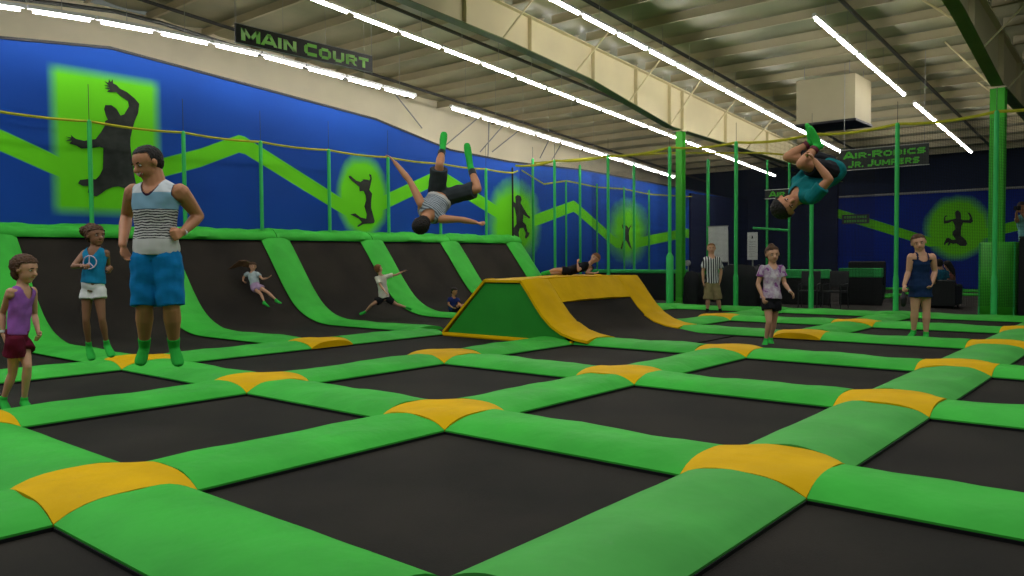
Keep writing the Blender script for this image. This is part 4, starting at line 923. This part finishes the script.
# 2 girl in blue tank with peace sign
def bun(b, c): ell(b, c['hc']+c['hu']*c['HR']*.75-c['face']*c['HR']*.75-c['hs']*0, [c['hs']*c['HR']*.6, c['face']*c['HR']*.7, c['hu']*c['HR']*.55]); ell(b, c['hc']+c['hu']*c['HR']*.55-c['face']*c['HR']*1.75, [c['hs']*c['HR']*.5, c['face']*c['HR']*.55, c['hu']*c['HR']*.5])
c = figure('girl in a blue peace-sign tank and white shorts, hopping beside the wall ramp', 1.46, 8.5,
    dict(pelvis=(93, 285.5), neck=(95.5, 247.5), head=(95.5, 236), shA=(85, 253, .02), shB=(106, 253, .02), elA=(73, 266.5, '-'), wrA=(84.5, 265.5, '-'), haA=(89.5, 264.5, '-'), elB=(108, 267, '+'), wrB=(109.5, 272, '-'), haB=(112.5, 268, '-'),
         hipA=(87.5, 290, 0), hipB=(98.5, 290, 0), knA=(86, 320, -.04), knB=(102, 319, -.04), anA=(89, 347, .06), anB=(107, 345, .06), toA=(92, 357, -.02), toB=(112, 353.5, -.02)),
    fwd=(.5, 0, 1), face=(.85, -.1, .5), skin='brown', build='k', head_k=1.14, limb_k=.86, voxel=.007, curl=(1.0, 1.0),
    wear=[shorts(cloth('white_denim', (0.62, 0.62, 0.58)), .30, .012, .12, .02), shirt(cloth('turquoise_jersey', (0.01, 0.20, 0.36)), .06, 1.0, .009, neck_u=tank_u(.22, .85, .1, .42), name='tank_top', flare=.15), socks(gSock, .2)],
    hair=hair_cap(mHairBrown, 1.06, .16, .0, extra=bun, nz=.012, face_line=.45))
K = c['K']; su = c['su']; lt = c['lat']; fr = su.cross(lt).normalized(); fr = fr if fr.dot(c['fwd']) > 0 else -fr
ctr = K['pelvis']+c['spine']*.60; mb = MB()
def on_chest(x, y):
    r = .062*1.46+.014; xx = max(-.95, min(.95, x/(.086*1.46+.012))); return ctr+lt*x+su*y+fr*(r*math.sqrt(1-xx*xx)+.004)
rr = .070
limb(mb, [on_chest(rr*math.cos(a*math.pi/12), rr*math.sin(a*math.pi/12)) for a in range(25)], [.006]*25, (True, True), 1)
limb(mb, [on_chest(0, rr*q/6) for q in range(-6, 7)], [.0055]*13, (True, True), 1)
for s in (-1, 1): limb(mb, [on_chest(s*rr*.72*q/5, -rr*.72*q/5) for q in range(6)], [.0055]*6, (True, True), 1)
mb.build('peace_sign', mat('pink_print', (0.55, 0.42, 0.50)), c['root'], True)
# 3 girl in purple
c = figure('girl in a purple tank top and maroon shorts striding at the court edge', 1.44, 7.25,
    dict(pelvis=(17, 337, 0), neck=(22.5, 286, 0), head=(25.5, 269.5), shA=(10.5, 292, -.12), shB=(32.5, 291, .12), elA=(2.5, 313.5, '+'), wrA=(3, 335, '-'), haA=(8, 346, '-'), elB=(34.5, 315, '+'), wrB=(38.5, 333.5, '-'), haB=(40.5, 341, '-'),
         hipA=(15, 342, -.07), hipB=(22, 342, .07), knA=(12.5, 373.5, .02), knB=(27.5, 366, -.02), anA=(3, 400, .05), anB=(24, 401, .05), toA=(8, 405.5, 0), toB=(31, 407, -.03)),
    fwd=(.75, 0, .65), face=(1, -.15, .12), skin='fair', build='k', head_k=1.24, limb_k=.9, voxel=.007, curl=(.6, .5),
    wear=[shorts(cloth('maroon_shorts', (0.10, 0.006, 0.02)), .40, .014, .14, .035), shirt(cloth('purple_jersey', (0.27, 0.09, 0.36)), .06, 1.0, .009, neck_u=tank_u(.22, .85, .1, .42), name='tank_top'), socks(gSock, .1)],
    hair=hair_cap(mHairBrown, 1.10, .18, .30, nz=.007, face_line=.5))
K = c['K']; band_strap(c, K['wrA'].lerp(K['elA'], .08), K['wrA'].lerp(K['elA'], .20), .027, 'bracelet', mat('pale_bracelet', (0.5, 0.5, 0.45)))
# 4 girl sliding on the ramp
def ramp_hit(px, py, lift=.12):
    d = ray(px, py); best = None
    for k in range(400):
        t = 10+k*.03; p = CAM+d*t
        for (xa, za), (xb, zb) in zip(RP[:-1], RP[1:]):
            if xb <= p.x <= xa:
                z = za+(zb-za)*(xa-p.x)/(xa-xb)
                if p.z <= z+lift: return t
        if p.x < RP[-1][0]: return t
    return 22
def flying(b, c):
    p0 = c['hc']-c['face']*c['HR']*.4+c['hu']*.02
    for k in range(7):
        e = atD(c['px'][0]-14-k*1.6, c['px'][1]-1.0+(k-3)*1.4, c['px'][2]+.1); limb(b, [p0, p0.lerp(e, .5)+cu*.05, e], [.05, .030, .008])
HP = {'px': (252, 266, 0)}
D4 = ramp_hit(255, 286, .16)
def flying4(b, c): c['px'] = (252, 266, D4-.15); flying(b, c)
h4 = D4-.2
c = figure('small girl in a grey tee and lilac shorts sliding down the curved bed', 1.25, D4,
    dict(pelvis=(255, 285, 0), neck=(252.5, 272.5, .12), head=(252.8, 266.8, .12), shA=(247, 273.5, .1), shB=(257.5, 273.5, .05), elA=(243.5, 277, .15), wrA=(243, 281, .05), haA=(245, 283, 0), elB=(262.5, 279, -.05), wrB=(267.5, 278.3, -.1), haB=(271, 276, -.1),
         hipA=(253, 287, 0), hipB=(257.5, 286, -.02), knA=(261, 294, -.15), knB=(268, 292.5, -.15), anA=(264.5, 302.5, -.25), anB=(276.5, 300.2, -.25), toA=(270, 305.3, -.3), toB=(281.5, 301.6, -.3)),
    fwd=(.3, .25, 1), face=(.5, -.3, 1), skin='fair', build='k', head_k=1.1, limb_k=.85, voxel=.012, eyes=True, curl=(.3, .1),
    wear=[shorts(cloth('lilac_shorts', (0.42, 0.28, 0.42)), .40, .014, .14, .02), shirt(cloth('grey_tee', (0.36, 0.42, 0.42)), .05, 1.0, .012, sleeve=.5, neck_u=crew_u(), name='tee'), socks(gSock, .1)],
    hair=hair_cap(mHairBrown, 1.06, .12, .2, extra=flying4, nz=.01))
# 5 boy in white
D5 = 17.8
c = figure('boy in a white tee and black shorts lunging at the foot of the ramp', 1.27, D5,
    dict(pelvis=(384, 297, 0), neck=(381, 275.5, -.03), head=(378.5, 268.7, -.05), shA=(376.5, 278, -.10), shB=(387.5, 276, .08), elA=(381.5, 287, -.2), wrA=(385, 291.5, -.35), haA=(387, 294, -.38), elB=(396, 275, .1), wrB=(402.5, 271.8, .12), haB=(406, 270, .12),
         hipA=(381.5, 299, -.03), hipB=(387.5, 299, .03), knA=(372, 304.5, -.12), knB=(397, 304.5, .1), anA=(365, 312, .05), anB=(407, 307.5, .2), toA=(360, 313.5, -.02), toB=(411, 310.5, .2)),
    fwd=(.55, 0, -.75), face=(.8, .05, -.6), skin='fair', build='k', head_k=1.1, limb_k=.92, voxel=.012, curl=(.5, .2), eyes=False,
    wear=[shorts(cloth('black_shorts', (0.010, 0.010, 0.012)), .55, .018, .10, .03), shirt(cloth('white_tee', (0.62, 0.58, 0.48)), -.04, 1.0, .016, sleeve=.62, neck_u=crew_u(), name='tee', flare=.2), socks(gSock, .12)],
    hair=hair_cap(mHairRed, 1.05, .10, .2, nz=.006))
# 6 small seated boy
D6 = 19.3
c = figure('small boy in a navy shirt sitting at the foot of the last ramps', 1.12, D6,
    dict(pelvis=(452.5, 310, 0), neck=(453.5, 297, 0), head=(454.3, 291.3, -.02), shA=(449.5, 299, -.04), shB=(457.5, 299, .04), elA=(448.5, 304.5, -.1), wrA=(452.5, 307.5, -.22), haA=(455, 308.5, -.26), elB=(459, 304.5, -.02), wrB=(461, 307, -.15), haB=(463, 307.5, -.2),
         hipA=(451.5, 311, 0), hipB=(455, 311, 0), knA=(460, 304.5, -.12), knB=(463, 305, -.04), anA=(465, 312, -.2), anB=(468, 311.5, -.1), toA=(469, 313, -.25), toB=(472, 312.5, -.15)),
    fwd=(.6, 0, .6), face=(.9, -.1, .5), skin='tan', build='k', head_k=1.22, limb_k=.95, voxel=.012, eyes=True,
    wear=[shorts(cloth('dark_shorts', (0.015, 0.015, 0.03)), .7, .014, .10, .02), shirt(cloth('navy_shirt', (0.012, 0.022, 0.12)), -.03, 1.0, .014, sleeve=.6, neck_u=crew_u(), name='tee', flare=.1), socks(gSock, .12)],
    hair=hair_cap(mHairDark, 1.02, .1, .1, nz=.004))
# 7 flipping man, grey
D7 = 10.0
def gtank(nt, A, mix, mt, n):
    al = A('along'); st = mt('GREATER_THAN', mt('SINE', mt('MULTIPLY', mt('ADD', al, mt('MULTIPLY', n.outputs['Fac'], .05)), 95.0)), -.1); out = mix(st, (0.10, 0.11, 0.12), (0.30, 0.32, 0.33))
    return mix(mt('LESS_THAN', al, .28), out, (0.42, 0.40, 0.36))
c = figure('young man flipping upside down in a grey tank top and dark grey shorts', 1.70, D7,
    dict(pelvis=(441.5, 197, 0), neck=(427, 217, -.30), head=(421.5, 224.5, -.38), shA=(421.5, 204, -.30), shB=(441, 219, -.26), elA=(409.5, 180.5, -.22), wrA=(395, 162.5, -.15), haA=(388, 154.5, -.12), elB=(460, 219.5, -.30), wrB=(476, 222.5, -.26), haB=(480.5, 224, -.26),
         hipA=(437, 194, .02), hipB=(445.5, 197.5, .02), knA=(439.5, 165, -.16), knB=(477.5, 189, -.12), anA=(442.5, 148.5, .18), anB=(470.5, 166, .14), toA=(444, 131.5, .22), toB=(467.5, 143.5, .14)),
    fwd=(-.2, .35, -1), face=(-.5, -.3, -.8), skin='tan', build='m', head_k=1.04, limb_k=.98, voxel=.009, curl=(.2, 1.3), eyes=True,
    wear=[shorts(cloth('charcoal_shorts', (0.035, 0.040, 0.042)), .88, .022, .08, .032), shirt(attr_mat('grey_striped_cloth', gtank), .16, .99, .014, neck_u=tank_u(.2, .85, .12, .46), name='tank_top', flare=.1), socks(gSock, .20)],
    hair=hair_cap(mHairDark, 1.05, .1, .15, nz=.006, face_line=.45))
K = c['K']
for S in 'AB': band_strap(c, K['an'+S].lerp(K['kn'+S], .22), K['an'+S].lerp(K['kn'+S], .42), .050, 'black_sock_band', mBlack)
# 8 boy lying on top of the ramp
D8 = 14.75
c = figure('red-haired boy in a black tee lying along the top of the yellow ramp', 1.30, D8,
    dict(pelvis=(569, 271, .05), neck=(589.5, 264.8, 0), head=(595, 258.5, -.03), shA=(583.5, 265.5, -.08), shB=(591.5, 268, .10), elA=(578.5, 270.5, -.18), wrA=(577.6, 263.5, -.14), haA=(577.6, 260, -.13), elB=(586.5, 272.5, -.05), wrB=(592.5, 273, -.12), haB=(595.5, 273, -.12),
         hipA=(568, 270.8, -.03), hipB=(568, 272, .08), knA=(556, 269.5, -.05), knB=(557.5, 273, .12), anA=(547.5, 272, -.05), anB=(549, 273.3, .2), toA=(541.5, 273.5, -.03), toB=(544, 273.3, .22)),
    fwd=(.25, -.35, 1), face=(-.35, -.25, 1), skin='fair', build='k', head_k=1.12, limb_k=.9, voxel=.011, curl=(1.2, .3), eyes=True,
    wear=[shorts(cloth('black_shorts', (0, 0, 0)), .52, .014, .10, .02), shirt(cloth('black_tee', (0.009, 0.009, 0.012)), -.03, 1.0, .014, sleeve=.6, neck_u=crew_u(), name='tee'), socks(gSock, .25)],
    hair=hair_cap(mHairRed, 1.05, .1, .15, nz=.005))
# 9 referee
def ref_fn(nt, A, mix, mt, n):
    return mix(mt('GREATER_THAN', mt('SINE', mt('MULTIPLY', mt('ADD', A('across'), mt('MULTIPLY', A('front'), .0)), 19.0)), .0), (0.56, 0.56, 0.54), (0.012, 0.012, 0.014))
D9 = 19.75
c = figure('attendant in a black and white striped referee shirt and khaki shorts', 1.74, D9,
    dict(pelvis=(712, 281.5, 0), neck=(711.5, 256.3, 0), head=(711.3, 248.7, 0), shA=(705.5, 259.5, 0), shB=(718.5, 259.5, 0), elA=(703, 271, .02), wrA=(703.3, 282, '-'), haA=(704, 287, '-'), elB=(721, 271, .02), wrB=(719.8, 282, '-'), haB=(719, 287, '-'),
         hipA=(709, 284, 0), hipB=(715, 284, 0), knA=(708, 299.5, -.02), knB=(718, 299.5, -.02), anA=(707.3, 309.8, .03), anB=(720.2, 309.8, .03), toA=(706.5, 312.5, -.1), toB=(721.3, 312.5, -.1)),
    fwd=(-.1, 0, 1), face=(-.15, .05, 1), skin='fair', build='m', head_k=1.10, voxel=.012, limb_k=1.0, curl=(.4, .4),
    wear=[shorts(cloth('khaki_shorts', (0.24, 0.19, 0.09)), 1.0, .020, .10, .04), shirt(attr_mat('referee_cloth', ref_fn), -.08, 1.0, .016, sleeve=.75, neck_u=crew_u(), name='shirt', flare=.1), socks(cloth('black_sock', (0.008, 0.008, 0.008)), .12)],
    hair=hair_cap(mHairRed, 1.0, .1, .05, nz=.003, face_line=.5))
# 10 girl in tie dye
def tie_fn(nt, A, mix, mt, n):
    n.inputs['Scale'].default_value = 9; f = mt('MULTIPLY', mt('SUBTRACT', n.outputs['Fac'], .40), 5.0, True); o1 = mix(f, (0.46, 0.40, 0.42), (0.20, 0.06, 0.20))
    g = mt('MULTIPLY', mt('SUBTRACT', mt('SINE', mt('MULTIPLY', n.outputs['Color'] if False else n.outputs['Fac'], 38.0)), .6), 3.0, True); return mix(mt('MULTIPLY', g, .5), o1, (0.55, 0.50, 0.53))
def topknot(b, c): ell(b, c['hc']+c['hu']*c['HR']*1.0-c['face']*c['HR']*.35, [c['hs']*c['HR']*.42, c['face']*c['HR']*.42, c['hu']*c['HR']*.32])
D10 = 12.35
c = figure('girl in a purple and white tie-dye tee and black shorts, hair up', 1.60, D10,
    dict(pelvis=(771, 298, 0), neck=(772.5, 264.8, 0), head=(772.4, 254.3, -.03), shA=(762.5, 268.5, 0), shB=(781, 268.5, 0), elA=(757.8, 284, 0), wrA=(762.5, 297, '-'), haA=(764.5, 303.5, '-'), elB=(784.5, 283.5, 0), wrB=(790.5, 292, '-'), haB=(795.5, 296.5, '-'),
         hipA=(767.5, 301, 0), hipB=(775, 301, 0), knA=(769, 322, -.06), knB=(774, 321.5, .10), anA=(766, 340, .06), anB=(770.5, 339.5, .22), toA=(764.5, 345.5, -.06), toB=(773, 344, .10)),
    fwd=(.05, 0, 1), face=(.02, -.08, 1), skin='fair', build='f', head_k=1.18, limb_k=.98, voxel=.009, curl=(.5, .5),
    wear=[shorts(cloth('black_shorts', (0, 0, 0)), .42, .016, .12, .03), shirt(attr_mat('tie_dye_cloth', tie_fn), -.02, 1.0, .014, sleeve=.55, neck_u=crew_u(.16), name='tee', flare=.12), socks(gSock, .1)],
    hair=hair_cap(mHairBrown, 1.02, .14, .05, extra=topknot, nz=.003, face_line=.5))
K = c['K']; band_strap(c, K['wrB'].lerp(K['elB'], .05), K['wrB'].lerp(K['elB'], .12), .027, 'bracelet', mat('pale_bracelet', (0.5, 0.5, 0.45)))
# 11 upside-down teal
D11 = 8.0
c = figure('young man tucked upside down in mid-air in a teal tee, gripping his shins', 1.66, D11,
    dict(pelvis=(831, 170, .05), neck=(797, 198.5, -.05), head=(786, 205.5, -.08), shA=(812, 197.5, -.28), shB=(797, 182, .20), elA=(829.5, 179.5, -.40), wrA=(814.5, 160.5, -.34), haA=(809, 152.5, -.30), elB=(814, 170, .34), wrB=(806, 156, .22), haB=(806, 150, .12),
         hipA=(831, 172, -.05), hipB=(827, 164, .12), knA=(801.5, 164, -.20), knB=(788, 157, .16), anA=(817, 146.5, -.14), anB=(811, 142.5, .12), toA=(806, 129.5, -.14), toB=(803, 127, .06)),
    fwd=(-.55, .75, .3), face=(.25, .35, 1), skin='tan', build='m', head_k=1.16, limb_k=1.0, voxel=.008, curl=(1.2, 1.2),
    wear=[shorts(cloth('black_shorts', (0, 0, 0)), .72, .018, .10, .02), shirt(cloth('teal_tee', (0.004, 0.135, 0.135)), -.10, 1.0, .018, sleeve=.6, neck_u=crew_u(), name='tee', flare=.25), socks(gSock, .10)],
    hair=hair_cap(mHairDark, 1.06, .12, .1, nz=.006, face_line=.45))
K = c['K']
for S in 'AB': band_strap(c, K['an'+S].lerp(K['kn'+S], .13), K['an'+S].lerp(K['kn'+S], .26), .046, 'maroon_sock_cuff', mat('maroon_cuff', (0.10, 0.01, 0.02)))
# 12 woman in navy
def dress(m):
    def f(c):
        K, h = c['K'], c['h']; b = MB(); ts = [(-.36, 1.62, 1.7), (-.2, 1.42, 1.5), (-.02, 1.16, 1.2), (.2, 1.04, 1.06), (.42, 1.06, 1.08), (.64, 1.02, 1.06), (.86, 1.0, 1.03), (.97, 1, 1)]
        b.loft([c['ring'](t, .012, kx, ky) for t, kx, ky in ts])
        for S in 'AB': sh = K['sh'+S]; limb(b, [K['neck'].lerp(sh, .18)-c['su']*.022*h, sh-c['su']*.016*h], [.044*h*min(c['lk'], 1.05)+.007, .033*h*min(c['lk'], 1.05)+.006])
        mid = K['pelvis']; L = c['spine'].length; su = c['su']; lat = c['lat']; fr = su.cross(lat).normalized(); fr = fr if fr.dot(c['fwd']) > 0 else -fr
        def ed(p):
            al = (p-mid).dot(su)/L; q = p-mid-su*(p-mid).dot(su); x = abs(q.dot(lat))/(.1*h)
            if al < .60: return 1
            return max(min(.80-.07*max(0, 1-(x/.4)**2) - al, .95-x+max(0, .72-al)*3), .10-abs(x-.50) if al > .7 else -1)
        remesh(b, 'dress', m, c['root'], c['vox'], 3, cut=lambda p: ed(p) < 0, noise=.010, nfreq=12)
    return f
D12 = 12.75
c = figure('woman in a short strappy navy dress standing on a pad', 1.70, D12,
    dict(pelvis=(920.5, 285.5, 0), neck=(920.5, 253, 0), head=(918.6, 242.8, -.02), shA=(911.0, 257, 0), shB=(932, 257, 0), elA=(908.5, 272, .03), wrA=(904, 285.5, '-'), haA=(903.5, 291.5, '-'), elB=(935, 271.5, .04), wrB=(931, 285, '-'), haB=(928.5, 290.5, '-'),
         hipA=(916.5, 289, 0), hipB=(924.5, 289, 0), knA=(914.8, 310, -.02), knB=(926.5, 311, -.02), anA=(913.5, 331.5, .04), anB=(926, 333.5, .0), toA=(909, 335, -.04), toB=(925, 338.2, -.10)),
    fwd=(-.15, 0, 1), face=(-.45, -.05, 1), skin='fair', build='f', head_k=1.16, limb_k=1.18, voxel=.009, curl=(.6, .5),
    wear=[dress(cloth('navy_dress', (0.006, 0.020, 0.060))), socks(gSock, .06)],
    hair=hair_cap(mHairBrown, 1.02, .14, .15, nz=.004, face_line=.55))
K = c['K']; band_strap(c, K['wrB'].lerp(K['elB'], .03), K['wrB'].lerp(K['elB'], .12), .028, 'watch', mat('pale_bracelet', (0.5, 0.5, 0.45)))
t = thing('handheld_bag', 'small dark pouch hanging from the hand of the woman in navy', 'bag', K['haA']-Vector((0, 0, .22)))
q = K['haA']; limb(MB(), [q-Vector((0, 0, .02)), q-Vector((0, 0, .10)), q-Vector((0, 0, .20))], [.02, .05, .045]).build('pouch', mBlack, t, True)
# 13 crouching child far away
c = figure('small child crouching on the far floor beside the low green pads', 1.05, 27.6,
    dict(pelvis=(871, 291, .25), neck=(873.8, 288.3, 0), head=(875.6, 285.2, -.05), shA=(871.8, 289, 0), shB=(876, 289, 0), elA=(869.5, 291.3, -.1), wrA=(867.5, 293.6, -.2), haA=(866.5, 294.3, -.25), elB=(877, 291.3, -.1), wrB=(877.6, 294, -.2), haB=(877.8, 294.8, -.25),
         hipA=(869.5, 291.5, .25), hipB=(872.5, 291.5, .25), knA=(868.5, 293.8, 0), knB=(873.5, 293.8, 0), anA=(869.5, 293.5, .25), anB=(872.5, 293.5, .25), toA=(869.5, 294.2, .35), toB=(872.5, 294.2, .35)),
    fwd=(.1, -.8, 1), face=(.1, -.2, 1), skin='fair', build='k', head_k=1.2, limb_k=.9, voxel=.018, eyes=False,
    wear=[shorts(cloth('tan_shorts', (0.28, 0.13, 0.07)), .5, .014, .10, .02)], hair=hair_cap(mHairLight, 1.05, .1, .1))
# 14, 15 seated pair seen from behind
D14 = 20.9
c = figure('seated person in a teal shirt in the black armchair', 1.65, D14,
    dict(pelvis=(941.5, 288, 0), neck=(941, 269.5, 0), head=(939.3, 263.5, 0), shA=(935.5, 272, 0), shB=(946.5, 272.5, 0), elA=(934, 282, -.1), wrA=(937, 287, .15), haA=(938, 288, .2), elB=(947, 282, -.05), wrB=(945, 287, .2), haB=(944, 288, .25),
         hipA=(939, 290, 0), hipB=(944, 290, 0), knA=(938, 290, .42), knB=(944.5, 290, .42), anA=(938, 303, .45), anB=(944.5, 303, .45), toA=(938, 304.5, .6), toB=(944.5, 304.5, .6)),
    fwd=(.1, 0, -1), face=(.4, 0, -1), skin='fair', build='m', head_k=1.0, voxel=.015, eyes=False,
    wear=[shorts(cloth('dark_shorts', (0, 0, 0)), .8, .014, .10, .02), shirt(cloth('teal_shirt', (0.008, 0.11, 0.20)), -.05, 1.0, .016, sleeve=.6, neck_u=crew_u(), name='shirt')],
    hair=hair_cap(mHairDark, 1.05, .1, .1))
def longhair(b, c): limb(b, [c['hc']-c['face']*c['HR']*.5, c['hc']-c['face']*c['HR']*.9-c['hu']*c['HR']*1.6, c['hc']-c['face']*c['HR']*1.0-c['hu']*c['HR']*2.8], [c['HR']*.75, c['HR']*.65, c['HR']*.35])
c = figure('seated long-haired person with bare shoulders on the arm of the armchair', 1.58, D14+.1,
    dict(pelvis=(951, 287, 0), neck=(949, 270.5, 0), head=(947.3, 265, 0), shA=(944.8, 272.8, .08), shB=(953.3, 273, -.02), elA=(944.5, 281, .2), wrA=(947, 286, .35), haA=(948, 287, .4), elB=(954.5, 282, .0), wrB=(953.5, 287, .2), haB=(953, 288, .25),
         hipA=(949, 289, 0), hipB=(953, 289, 0), knA=(949, 289, .42), knB=(953.5, 289, .42), anA=(949, 303, .45), anB=(953.5, 303, .45), toA=(949, 304.5, .6), toB=(953.5, 304.5, .6)),
    fwd=(0, 0, -1), face=(-.5, 0, -1), skin='fair', build='f', head_k=1.0, voxel=.015, eyes=False,
    wear=[shorts(cloth('dark_shorts', (0, 0, 0)), .8, .014, .10, .02), shirt(cloth('coral_top', (0.30, 0.10, 0.08)), -.05, .9, .012, neck_u=tank_u(), name='tank_top')],
    hair=hair_cap(mHairDark, 1.05, .1, .1, extra=longhair))
# 16 photographer on the platform
D16 = 19.0
c = figure('photographer in a pale teal shirt on the platform holding up a camera', 1.74, D16,
    dict(pelvis=(1026, 239.5, 0), neck=(1024, 215, 0), head=(1022, 207, -.02), shA=(1018.5, 218, 0), shB=(1031, 218, 0), elA=(1016.5, 221.5, -.12), wrA=(1016.5, 212.5, -.24), haA=(1017, 208.5, -.24), elB=(1029, 222, -.2), wrB=(1021.5, 213.5, -.26), haB=(1018.5, 210, -.26),
         hipA=(1023, 243, 0), hipB=(1029, 243, 0), knA=(1023, 261, 0), knB=(1029, 261, 0), anA=(1023, 278, 0), anB=(1029, 278, 0), toA=(1022, 281, -.08), toB=(1029, 281, -.08)),
    fwd=(-.6, 0, 1), face=(-.8, -.05, .8), skin='tan', build='m', head_k=1.0, voxel=.013, curl=(1.1, 1.1), eyes=False,
    wear=[shorts(cloth('dark_shorts', (0, 0, 0)), .95, .016, .10, .03), shirt(cloth('pale_teal_shirt', (0.16, 0.38, 0.38)), -.05, 1.0, .016, sleeve=.6, neck_u=crew_u(), name='shirt')],
    hair=hair_cap(mHairDark, 1.05, .1, .1))
K = c['K']; q = K['haA'].lerp(K['haB'], .4)+cv((-.3, .3, .4))*.06
t = thing('camera', 'small black camera held up by the photographer', 'camera', q); ax = cv((-.8, 0, .6)).normalized()
MB().box(q, (.14, .07, .10), Matrix((ax.cross(Vector((0, 0, 1))), ax, Vector((0, 0, 1)))).transposed(), bev=.01).build('camera_body', mBlack, t)
MB().tube([q+ax*.03, q+ax*.12], .036, 12).build('lens', mBlack, t, True)
